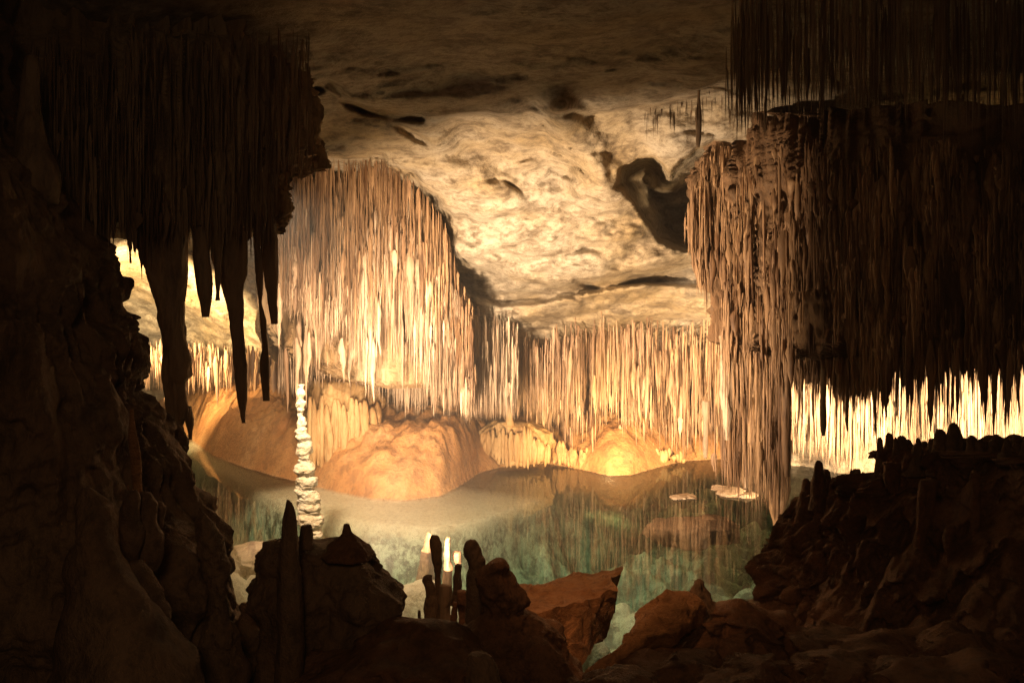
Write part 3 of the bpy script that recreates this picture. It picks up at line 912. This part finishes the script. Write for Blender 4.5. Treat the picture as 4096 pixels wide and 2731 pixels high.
# the white knobbly stalagmite
SG = [(120, 210, 242), (128, 203, 250), (180, 200, 252), (270, 195, 245), (280, 182, 258), (330, 190, 258), (400, 200, 240), (415, 198, 265), (470, 192, 278), (505, 205, 268), (515, 193, 272), (550, 190, 275),
      (600, 192, 300), (650, 195, 320), (700, 190, 318), (740, 200, 305), (772, 212, 292), (800, 210, 308), (820, 195, 335), (880, 168, 343), (925, 205, 328), (940, 190, 355), (1000, 180, 352), (1030, 196, 338),
      (1050, 182, 360), (1110, 210, 378), (1160, 218, 372), (1200, 214, 385), (1250, 228, 376), (1280, 202, 412), (1330, 212, 400), (1380, 232, 388), (1420, 240, 392), (1500, 240, 390), (1620, 230, 400)]
body('stalagmite', [loft([(849.8 + y * .2637, 631.6 + (l - 14 * y / 1500) * .2637, 631.6 + (r + 14 * y / 1500 + 2) * .2637) for y, l, r in SG], 11.7, 0.4, n=64, step=1.2, ratio=0.95, amp=0.027, freq=7, zst=2.0, octv=4, seed=61)],
     M_WHITE, 'tall knobbly white stalagmite standing in the lake', 'stalagmite')

# ------------------------------------------------------------------ left wall and its bulges
LW = [(-200, -900, -40), (200, -900, 40), (400, -900, 92), (470, -900, 150), (551, -900, 190), (608, -900, 227), (656, -900, 245), (680, -900, 258), (731, -900, 270), (737, -900, 287), (766, -900, 303), (819, -900, 314),
      (863, -900, 327), (898, -900, 337), (929, -900, 360), (950, -900, 368), (985, -900, 374), (1059, -900, 400), (1119, -900, 430), (1160, -900, 452), (1195, -900, 480), (1233, -900, 498), (1278, -900, 508),
      (1338, -900, 522), (1384, -900, 530), (1421, -900, 540), (1470, -900, 545), (1568, -900, 548), (1800, -900, 560)]
body('rock_wall', [loft(LW, 6.2, 1.6, n=420, step=4, p=2.3, amp=0.13, freq=2.8, flute=0.06, ffreq=6, lump=0.16, lfreq=1.0, octv=5, seed=71)],
     M_DARK, 'dark knobbly rock wall closing the left side of the cave', 'rock wall')


def c8(rows):
    return [(976 + y * .3775, l * .3775, r * .3775) for y, l, r in rows]


for i, (rows, dd, lab) in enumerate([
        (c8([(390, 505, 545), (430, 470, 600), (500, 455, 705), (560, 458, 712), (700, 460, 742), (900, 440, 810), (1000, 420, 870), (1150, 380, 1000), (1300, 340, 1110), (1400, 320, 1200), (1570, 300, 1260)]), 4.5,
         'broad dark cone of flowstone swelling down the left wall'),
        (c8([(400, 790, 830), (440, 770, 850), (520, 755, 850), (640, 745, 862), (740, 755, 845), (830, 790, 830)]), 4.75, 'drooping dark bulb between the broad cone and the wall'),
        (c8([(415, 860, 900), (470, 848, 945), (560, 850, 962), (680, 850, 968), (800, 860, 965), (880, 890, 950)]), 4.85, 'longer dark bulb hanging right of the drooping one'),
        (c8([(470, 940, 985), (510, 932, 1012), (560, 940, 1015), (610, 960, 1005), (640, 975, 995)]), 4.95, 'small round knob high on the left wall above the pale streak'),
        (c8([(820, 800, 840), (880, 780, 900), (980, 800, 960), (1080, 830, 1010), (1180, 900, 1010), (1300, 930, 1080)]), 4.6, 'lumpy dark swelling low on the left wall under the bulbs')]):
    body('flowstone_bulge', [loft(rows, dd, 0.5, n=72, step=4, amp=0.04, freq=4, lump=0.03, lfreq=3, seed=80 + i)], M_DARK, lab, 'flowstone')
spike([(940, 298, 306), (976, 300, 306), (1040, 308, 313), (1080, 311, 316), (1132, 315.5, 317.5)], 5.0, 'thin orange stalactite hanging before the left wall', 90, M_SLAB, n=16)
body('flowstone_column', [loft([(130, 62, 92), (240, 52, 98), (330, 48, 104), (400, 46, 120), (440, 60, 128), (470, 96, 126)], 5.6, 0.4, n=60, step=4, amp=0.03, freq=3, flute=0.03, seed=92)],
     M_DUSK, 'pale fluted column on the upper left wall', 'flowstone', hang=True)
body('flowstone_column', [loft([(1158, 455, 463), (1170, 452, 472), (1200, 456, 490), (1240, 460, 508), (1290, 470, 516), (1340, 478, 524), (1390, 480, 538), (1440, 470, 545), (1600, 460, 560)], 5.3, 0.4, n=64, step=3, amp=0.05, freq=5, lump=0.03, lfreq=3, seed=94)],
     M_DARK, 'black pinnacle of rock standing at the edge of the left wall by the pale lake bed', 'rock')

# ------------------------------------------------------------------ foreground rocks, middle


def c5(rows):
    return [(803.9 + y * .476, 344.5 + l * .476, 344.5 + r * .476) for y, l, r in rows]


BO = [(1232, 640, 690), (1240, 612, 700), (1250, 601, 812), (1275, 597, 848), (1303, 597, 868), (1325, 604, 893), (1350, 594, 905), (1368, 585, 899), (1384, 582, 888), (1400, 586, 892), (1430, 592, 898), (1500, 585, 905), (1568, 570, 930), (1680, 540, 980)]
body('boulder', [loft([(y, l + (16 if y > 1245 else 4), r - (14 if y > 1260 else 2)) for y, l, r in BO], 5.6, 0.55, n=160, step=3, p=2.2, amp=0.075, freq=4, lump=0.05, lfreq=2, flute=0.05, ffreq=6, octv=5, seed=101)],
     M_DARK, 'dark boulder in silhouette below the white stalagmite, three stalagmites on its top', 'boulder')
spike([(1146, 657, 665), (1152, 653, 671), (1175, 648, 678), (1208, 643, 684), (1250, 641, 686), (1320, 640, 688), (1420, 640, 690), (1568, 636, 694), (1650, 630, 700)], 5.05,
      'thick finger of a stalagmite standing before the dark boulder', 102, M_DARK, name='stalagmite', flute=0.012)
spike([(1206, 701, 705), (1211, 698, 708), (1228, 697, 710), (1262, 695, 713)], 5.4, 'smallest finger stalagmite between the thick one and the pointed one', 103, M_DARK, name='stalagmite', n=24)
spike([(1202, 794.5, 797), (1208, 793, 799.5), (1222, 789, 803), (1232, 782, 812), (1250, 762, 830), (1280, 735, 850)], 5.35, 'pointed little stalagmite rising from a flared base on the dark boulder', 104, M_RED, name='stalagmite', n=32)
body('rock', [loft([(1389, 558, 578), (1396, 553, 588), (1410, 554, 592), (1425, 548, 600), (1470, 520, 620), (1600, 500, 640)], 6.0, 0.4, n=64, step=3, amp=0.05, freq=5, seed=106)],
     M_DARK, 'small dark lump of rock in the gap between left wall and boulder', 'rock')


def c6(rows):
    return [(1033.6 + y * .3418, 918.7 + l * .3418, 918.7 + r * .3418) for y, l, r in rows]


for i, (rows, dd, mat, lab) in enumerate([
        (c6([(543, 184, 197), (560, 176, 208), (620, 168, 212), (660, 160, 212), (690, 150, 215), (740, 135, 220), (900, 120, 230)]), 11.2, M_BROWN, 'small white lit stalagmite, leftmost of the white ones in the shallow water'),
        (c6([(584, 318, 332), (600, 312, 340), (640, 306, 343), (690, 300, 346), (740, 304, 342), (800, 305, 348), (900, 290, 356), (1000, 285, 360)]), 10.4, M_BROWN, 'slim white stalagmite with the white stub beside it'),
        (c6([(680, 352, 395), (700, 350, 400), (745, 356, 400), (770, 362, 398), (900, 360, 405)]), 10.5, M_BROWN, 'flat topped white stub beside the slim white stalagmite'),
        (c6([(566, 222, 245), (590, 216, 258), (640, 220, 262), (720, 232, 266), (780, 240, 272), (840, 247, 275), (900, 244, 274), (1000, 240, 276), (1120, 235, 285), (1300, 220, 300)]), 6.9, M_DARK, 'tall crooked dark stalagmite in front of the white ones'),
        (c6([(840, 186, 206), (860, 166, 210), (890, 164, 236), (920, 172, 240), (1000, 160, 242), (1060, 150, 240), (1120, 156, 244), (1300, 140, 260)]), 6.6, M_DARK, 'stout dark stalagmite with a stepped head left of the crooked one'),
        (c6([(770, 372, 412), (790, 368, 416), (860, 366, 416), (900, 366, 416), (1040, 350, 420)]), 7.6, M_DARK, 'blocky dark stub below the flat topped white one'),
        (c6([(900, 288, 330), (930, 284, 332), (1000, 280, 330), (1090, 284, 330), (1300, 270, 340)]), 6.8, M_DUSK, 'grey stump right of the crooked dark stalagmite'),
        (c6([(943, 408, 424), (950, 404, 428), (985, 404, 440), (1050, 404, 442), (1160, 380, 460), (1300, 360, 480)]), 6.3, M_RED, 'low brown stump left of the bulb headed finger'),
        (c6([(1080, 112, 146), (1100, 110, 150), (1190, 110, 150), (1300, 90, 170)]), 6.2, M_DARK, 'short dark stump at the left foot of the cluster'),
        (c6([(1028, 360, 380), (1045, 357, 386), (1100, 350, 392), (1260, 330, 400)]), 6.3, M_RED, 'smallest brown knob among the dark stumps')]):
    spike(rows, dd, lab, 110 + i, mat, name='stalagmite', n=36, step=2, amp=0.03, freq=9, flute=0.014)
spike(c6([(604, 478, 496), (615, 464, 510), (660, 450, 524), (700, 452, 540), (735, 470, 566), (780, 482, 560), (830, 470, 556), (900, 468, 552), (1000, 470, 546), (1150, 462, 552), (1330, 440, 570)]), 5.6,
      'dark finger of a stalagmite with a bent bulb head beside the rounded hump', 125, M_DARK, name='stalagmite', n=40, step=2, flute=0.008)
body('rock', [loft(c6([(763, 630, 670), (775, 600, 690), (830, 560, 722), (920, 545, 798), (960, 545, 822), (1000, 547, 840), (1030, 552, 834), (1080, 560, 812), (1110, 540, 860), (1150, 500, 900), (1250, 400, 1060), (1400, 300, 1160), (1570, 150, 1260), (1800, 60, 1320)]),
              5.5, 0.6, n=150, step=3, amp=0.06, freq=4.5, flute=0.03, octv=5, lump=0.05, lfreq=2, seed=131)], M_RED, 'rounded brown hump of rock beside the bulb headed finger', 'rock')
body('rock', [loft([(1436, 945, 1000), (1450, 925, 1030), (1480, 850, 1060), (1520, 760, 1090), (1568, 700, 1110), (1700, 600, 1160)], 5.0, 0.6, n=130, step=3, amp=0.09, freq=4, lump=0.06, octv=5, flute=0.04, seed=133)],
     M_RED, 'low sloping brown rock at the foot of the stalagmite cluster', 'rock')
spike([(1500, 1086, 1112), (1510, 1082, 1126), (1530, 1080, 1136), (1600, 1074, 1150)], 4.4, 'black round knob at the lower edge before the brown hump', 135, M_DARK, name='stalagmite', n=40)


# slab: a tilted block with a flat top
def prism(name, pts_top, drop, mat, label, cat, seed, cuts=40, amp=0.04):
    """A block with a four-cornered top (world points) and its sides dropped by the four vectors."""
    A = np.array(pts_top, float)
    B = A + np.array(drop, float)
    n = cuts
    u = np.linspace(0, 1, n)
    vs, fs, off = [], [], 0

    def face(a, b, c, d):
        nonlocal off
        U_, V_ = np.meshgrid(u, u)
        p = ((1 - U_) * (1 - V_))[..., None] * a + (U_ * (1 - V_))[..., None] * b + (U_ * V_)[..., None] * c + ((1 - U_) * V_)[..., None] * d
        vs.append(p.reshape(-1, 3))
        fs.append(grid_faces(n, n) + off)
        off += n * n
    face(A[0], A[1], A[2], A[3])
    face(B[3], B[2], B[1], B[0])
    for i in range(4):
        j = (i + 1) % 4
        face(B[i], B[j], A[j], A[i])
    V = np.concatenate(vs)
    d3 = np.stack([fbm(V * 3.1, 4, seed), fbm(V * 3.1, 4, seed + 5), fbm(V * 3.1, 4, seed + 9)], -1) * amp
    d3[:, 2] += amp * 0.8 * fbm(V * np.array([2.5, 2.5, 9]), 3, seed + 14, ridge=True)
    V = V + d3
    org = np.array([V[:, 0].mean(), V[:, 1].mean(), V[:, 2].min()])
    me = mesh_from(name, V - org, fs, mat, smooth=False)
    return link(name, me, label, cat, loc=Vector(org))


P_ = lambda a, b, c: W(a, b, c)
prism('rock_slab', [P_(1190, 1346, 7.6), P_(1432, 1312, 8.4), P_(1405, 1352, 7.3), P_(1215, 1434, 6.3)],
      [(-0.1, 0, -0.5), (-0.30, 0.0, -0.5), (-0.04, 0.0, -0.42), (0.30, 0.1, -0.34)], M_SLAB, 'orange slab of rock with a flat tilted top at the water edge', 'rock slab', 141)
body('rock_ridge', [loft([(1350, 1527, 1536), (1360, 1522, 1560), (1375, 1514, 1610), (1400, 1496, 1625), (1430, 1462, 1592), (1470, 1412, 1540), (1520, 1362, 1480), (1556, 1334, 1440), (1620, 1280, 1400), (1700, 1200, 1400)],
                         lambda p: np.interp(p, [1300, 1800], [5.2, 6.2]), 0.5, n=130, step=3, amp=0.05, freq=4, lump=0.05, lfreq=2, flute=0.03, seed=151)],
     M_SLAB, 'orange brown ridge of rock slanting up from the lower edge', 'rock')
body('rock', [loft([(1331, 1596, 1612), (1338, 1588, 1622), (1355, 1580, 1632), (1385, 1574, 1640), (1420, 1560, 1690)], 5.9, 0.3, n=60, step=2, amp=0.04, freq=6, seed=153)],
     M_DARK, 'dark rounded knob crowning the slanting ridge', 'rock')
RK = [(1680, 1400, 130, 56, 5.75), (1760, 1440, 130, 50, 6.0), (1900, 1452, 150, 55, 5.7), (2060, 1470, 160, 60, 5.3), (2240, 1460, 170, 70, 5.1), (1560, 1512, 150, 50, 5.0), (1740, 1520, 170, 60, 4.8), (1960, 1530, 190, 60, 4.6), (2200, 1540, 220, 60, 4.4), (1430, 1545, 120, 40, 4.6)]
RL = ['dark rock just below the knob of the slanting ridge', 'dark rock between the ridge and the foot of the right bank', 'dark lump of rock at the foot of the right bank', 'dark craggy rock under the middle of the right bank', 'dark craggy rock under the right end of the bank',
      'dark rock below the lower end of the orange ridge', 'dark flat rock at the lower edge right of the ridge', 'dark flat rock at the lower edge under the bank', 'nearest dark rock in the lower right corner', 'dark rock at the lower edge beside the brown hump']
for i, (x, y, w, h, dd) in enumerate(RK):
    body('rock', [loft([(y, x - w * .12, x + w * .15), (y + h * .2, x - w * .35, x + w * .4), (y + h * .6, x - w * .7, x + w * .6), (y + h, x - w * .85, x + w * .85), (y + h * 1.6, x - w, x + w), (y + h * 3.5, x - w * 1.2, x + w * 1.2)],
                       dd, 0.4, n=130, step=3, amp=0.13, freq=4.2, lump=0.10, lfreq=2.2, flute=0.08, ffreq=6, octv=5, seed=300 + i)], M_RED, RL[i], 'rock')

# ------------------------------------------------------------------ right knobbly bank


def c7(rows):
    return [(976 + y * .3775, 1550.3 + l * .3775, 1550.3 + r * .3775) for y, l, r in rows]


def bank_d(p):
    return np.interp(p, [1760, 1850, 2000, 2350, 2900], [8.8, 8.4, 7.6, 6.6, 6.0])


RB = [(1040, 2090, 2900), (1050, 2045, 2900), (1075, 2015, 2900), (1096, 2000, 2900), (1116, 1985, 2900), (1136, 1880, 2900), (1150, 1850, 2900), (1165, 1832, 2900), (1185, 1818, 2900), (1217, 1808, 2900), (1278, 1784, 2900),
      (1316, 1768, 2900), (1387, 1768, 2900), (1440, 1740, 2900), (1500, 1700, 2900), (1568, 1660, 2900), (1700, 1600, 2900)]
body('rock_bank', [loft(RB, bank_d, lambda y: np.interp(y, [1040, 1120, 1250, 1400, 1600], [0.22, 0.45, 0.95, 1.5, 1.9]), n=520, step=3, p=2.3, amp=0.20, freq=4.2, lump=0.15, lfreq=1.6, flute=0.07, ffreq=7, octv=5, seed=161)],
     M_RED, 'great dark knobbly bank of rock at the right with small stalagmites along its top', 'rock bank')
KN = [(1852, 1098, 1135, 9), (1866, 1106, 1145, 10), (1880, 1056, 1130, 9), (1897, 1078, 1135, 9), (1893, 1116, 1150, 8), (1845, 1128, 1170, 8), (1826, 1152, 1210, 9), (1915, 1100, 1140, 8), (1948, 1096, 1130, 9), (2041, 994, 1050, 8), (2057, 1003, 1045, 7),
      (2069, 1001, 1045, 8), (2088, 1014, 1045, 9), (2105, 1020, 1048, 8), (2124, 1014, 1046, 9), (2142, 1007, 1045, 8), (2158, 985, 1045, 11), (2174, 1020, 1046, 8), (2190, 970, 1045, 11), (2205, 1000, 1045, 9), (2232, 1000, 1040, 10), (2250, 1010, 1042, 8), (2262, 1012, 1040, 8),
      (2289, 998, 1040, 13), (2312, 1008, 1040, 9), (2336, 1000, 1042, 11), (2356, 1004, 1045, 10)]
rk = np.random.default_rng(21)
for i in range(26):
    x = rk.uniform(2015, 2352)
    KN.append((x, rk.uniform(1004, 1036), 1050, rk.uniform(4, 13)))
for i in range(14):
    x = rk.uniform(1826, 1985)
    y = np.interp(x, [1826, 1850, 1880, 1985], [1160, 1135, 1118, 1096])
    KN.append((x, y - rk.uniform(4, 26), y + 14, rk.uniform(4, 9)))
for i, (x, y0, y1, w) in enumerate(KN):
    place = ('on the step at the left end of the right bank' if x < 1960 else 'along the crest of the right bank against the glare')
    if x == 2190:
        lab = 'tallest knob stalagmite on the crest of the right bank against the glare'
    elif x == 1880:
        lab = 'tallest small stalagmite on the left step of the right bank'
    else:
        lab = 'small blunt brown stalagmite ' + place
    spike([(y0, x - w * .4, x + w * .3), (y0 + 5, x - w * .85, x + w * .8), (y0 + 14, x - w * 1.1, x + w * 1.15), (y0 + 28, x - w * 1.25, x + w * 1.5), (y1 + 5, x - w * 2.0, x + w * 1.8), (y1 + 40, x - w * 2.8, x + w * 2.6)],
          float(bank_d(x)) + 0.05 + 0.15 * math.sin(i * 2.3), lab, 170 + i, M_RED if x < 1960 else M_DARK, name='stalagmite', n=28, step=2, amp=0.012, freq=9, flute=0.008,
          group=('stalagmites on the left step of the right bank' if x < 1960 else 'stalagmites on the crest of the right bank'))
for i, (rows, dd, lab) in enumerate([
        ([(1060, 2030, 2062), (1090, 2035, 2066), (1120, 2042, 2064), (1138, 2050, 2060)], 6.75, 'brown rib of rock dripping from the crest of the right bank'),
        ([(1100, 2120, 2150), (1160, 2112, 2140), (1240, 2104, 2130), (1290, 2106, 2118)], 6.35, 'long twisted rib of rock down the face of the right bank'),
        ([(1205, 2176, 2188), (1240, 2172, 2190), (1290, 2172, 2186), (1310, 2176, 2182)], 6.1, 'thin upright stump halfway down the right bank'),
        ([(1080, 2226, 2242), (1160, 2232, 2246), (1220, 2228, 2242), (1290, 2222, 2240)], 6.0, 'narrow rib of rock right of the upright stump')]):
    spike(rows, float(bank_d(rows[0][1])) - (0.42, 0.62, 0.8, 0.6)[i], lab, 210 + i, M_RED, name='rock_rib', flute=0.03, amp=0.05)

# drowned rocks in the clear water
for i, (rows, dd, lab) in enumerate([
        ([(1196, 1540, 1640), (1204, 1500, 1690), (1216, 1495, 1700), (1240, 1510, 1690)], 12.9, 'long dark ledge of rock drowned before the shaggy mass'),
        ([(1252, 560, 620), (1262, 530, 650), (1285, 520, 660), (1320, 515, 670)], 11.6, 'pale drowned rock between the left wall and the dark boulder')]):
    body('drowned_rock', [loft(rows, dd, 0.6, n=110, step=2, amp=0.10, freq=3, lump=0.08, lfreq=1.6, octv=5, seed=400 + i)], M_SHAG if i < 1 else M_PALE, lab, 'rock')

# calcite rafts at the water by the right mass
for i, (x, y, w, h) in enumerate([(1655, 1122, 24, 7), (1678, 1133, 34, 9), (1716, 1139, 22, 9), (1573, 1142, 30, 6)]):
    dd = F * H / (y - HY)
    body('calcite_raft', [loft([(y - h, x - w * .5, x + w * .5), (y - h * .5, x - w * .95, x + w * .95), (y, x - w, x + w), (y + h * .5, x - w * .8, x + w * .8)], dd, 0.5, n=56, step=1, amp=0.09, freq=4, lump=0.05, lfreq=2, seed=230 + i)],
         M_PALE, ['small pale calcite raft at the water, leftmost of the three under the shaggy mass', 'widest pale calcite raft at the water under the shaggy mass',
                  'pale calcite raft under the bright yellow stalactite', 'faint pale calcite raft alone near the far shore'][i], 'calcite raft')

# ------------------------------------------------------------------ light: the cave's hidden lamps, plus spots added for lake, shore and foreground


def lamp(name, loc, power, color, size=0.12, spot=None, aim=None, blend=0.6):
    ld = bpy.data.lights.new(name, 'SPOT' if spot else 'POINT')
    ld.energy = power
    ld.color = color
    ld.shadow_soft_size = size
    if spot:
        ld.spot_size = math.radians(spot)
        ld.spot_blend = blend
    o = bpy.data.objects.new(name, ld)
    C.objects.link(o)
    o.location = loc
    if aim is not None:
        o.rotation_euler = (Vector(aim) - Vector(loc)).to_track_quat('-Z', 'Y').to_euler()
    return o


WARM = (1.0, 0.71, 0.44)
lamp('lamp', (-1.5, 8.4, 0.48), 7000, WARM, 0.22, 94, (2.0, 16.0, 3.8), 1.0)          # behind the dark boulder
lamp('lamp', (-2.7, 9.2, 4.3), 2900, WARM, 0.15, 100, (-0.1, 14.4, 0.0), 1.0)           # added high behind the dark fringe to brighten the lake
lamp('lamp', (-2.75, 12.55, 0.22), 420, WARM, 0.1, 115, (-2.4, 15.0, 2.9), 0.8)           # behind the white stalagmite, up the tall curtain
lamp('lamp', tuple(W(1400, 1104, 14.5)), 1250, (1.0, 0.68, 0.30), 0.08, 100, tuple(W(1400, 985, 18.0)), 1.0)   # at the far waterline
lamp('lamp', tuple(W(2330, 1120, 11.2)), 7600, (1.0, 0.68, 0.36), 0.15, 140, tuple(W(2200, 950, 16)), 0.6)      # in the passage
lamp('lamp', tuple(W(1612, 600, 12.9)), 640, (1.0, 0.76, 0.50), 0.15, 80, (0.9, 11.6, -0.8), 1.0)   # added in mid-air beside the shaggy mass to brighten the teal water
lamp('lamp', tuple(W(294, 800, 17.6)), 4300, (1.0, 0.70, 0.34), 0.15, 140, tuple(W(345, 690, 22)), 0.8)
lamp('lamp', (-2.9, 9.4, 4.2), 2300, WARM, 0.15, 64, (-5.0, 17.2, 0.0), 1.0)           # added beside the high one to brighten the left shore          # left opening
lamp('lamp', (-0.3, 4.6, 4.8), 400, (1.0, 0.50, 0.22), 0.2, 40, (0.85, 7.0, 0.5), 1.0)                            # weak path light
lamp('lamp', (-0.2, -1.2, 4.3), 130, (1.0, 0.60, 0.32), 0.5, 104, (0.5, 6.0, 0.9), 1.0)                                                      # added fill behind the camera, lifts the dark foreground

world = bpy.data.worlds.new('World')
S.world = world
world.use_nodes = True
bg = world.node_tree.nodes['Background']
bg.inputs[0].default_value = (1.0, 0.66, 0.42, 1)
bg.inputs[1].default_value = 0.002

# ------------------------------------------------------------------ damp air
def build_haze():
    m, nt = new_mat('damp_air')
    v = nd(nt, 'ShaderNodeVolumePrincipled', Density=0.0075)
    v.inputs['Color'].default_value = (0.9, 0.88, 0.85, 1)
    v.inputs['Anisotropy'].default_value = 0.3
    out = nd(nt, 'ShaderNodeOutputMaterial')
    nt.links.new(v.outputs[0], out.inputs[1])
    x0, x1, y0, y1, z0, z1 = -19, 19, -7, 33, -6.5, 14
    q = np.array([(x0, y0, z0), (x1, y0, z0), (x1, y1, z0), (x0, y1, z0), (x0, y0, z1), (x1, y0, z1), (x1, y1, z1), (x0, y1, z1)])
    f = np.array([(3, 2, 1, 0), (4, 5, 6, 7), (0, 1, 5, 4), (1, 2, 6, 5), (2, 3, 7, 6), (3, 0, 4, 7)])
    link('haze', mesh_from('haze', q, f, m, smooth=False), 'thin damp air glowing softly near the lamps', 'haze', kind='stuff')


build_haze()

# ------------------------------------------------------------------ camera and render settings
cam = bpy.data.cameras.new('Camera')
cam.sensor_width = 36.0
cam.lens = 36.0 * F / 2352.0
cam.shift_y = -(784.0 - HY) / 2352.0
cam.clip_start, cam.clip_end = 0.05, 200
co = bpy.data.objects.new('Camera', cam)
C.objects.link(co)
co.location = (0, 0, H)
co.rotation_euler = (math.radians(90), 0, 0)
cam.dof.use_dof = False
cam.dof.focus_distance = 13.0
cam.dof.aperture_fstop = 2.8
S.camera = co
vs = S.view_settings
vs.view_transform = 'Standard'
vs.look = 'None'
vs.exposure = 0
vs.gamma = 1
S.cycles.use_denoising = True
S.cycles.denoising_prefilter = 'NONE'
S.cycles.use_adaptive_sampling = False
S.cycles.filter_width = 1.5
S.cycles.max_bounces = 6
S.cycles.diffuse_bounces = 4
S.cycles.transparent_max_bounces = 6
S.cycles.sample_clamp_indirect = 1.0
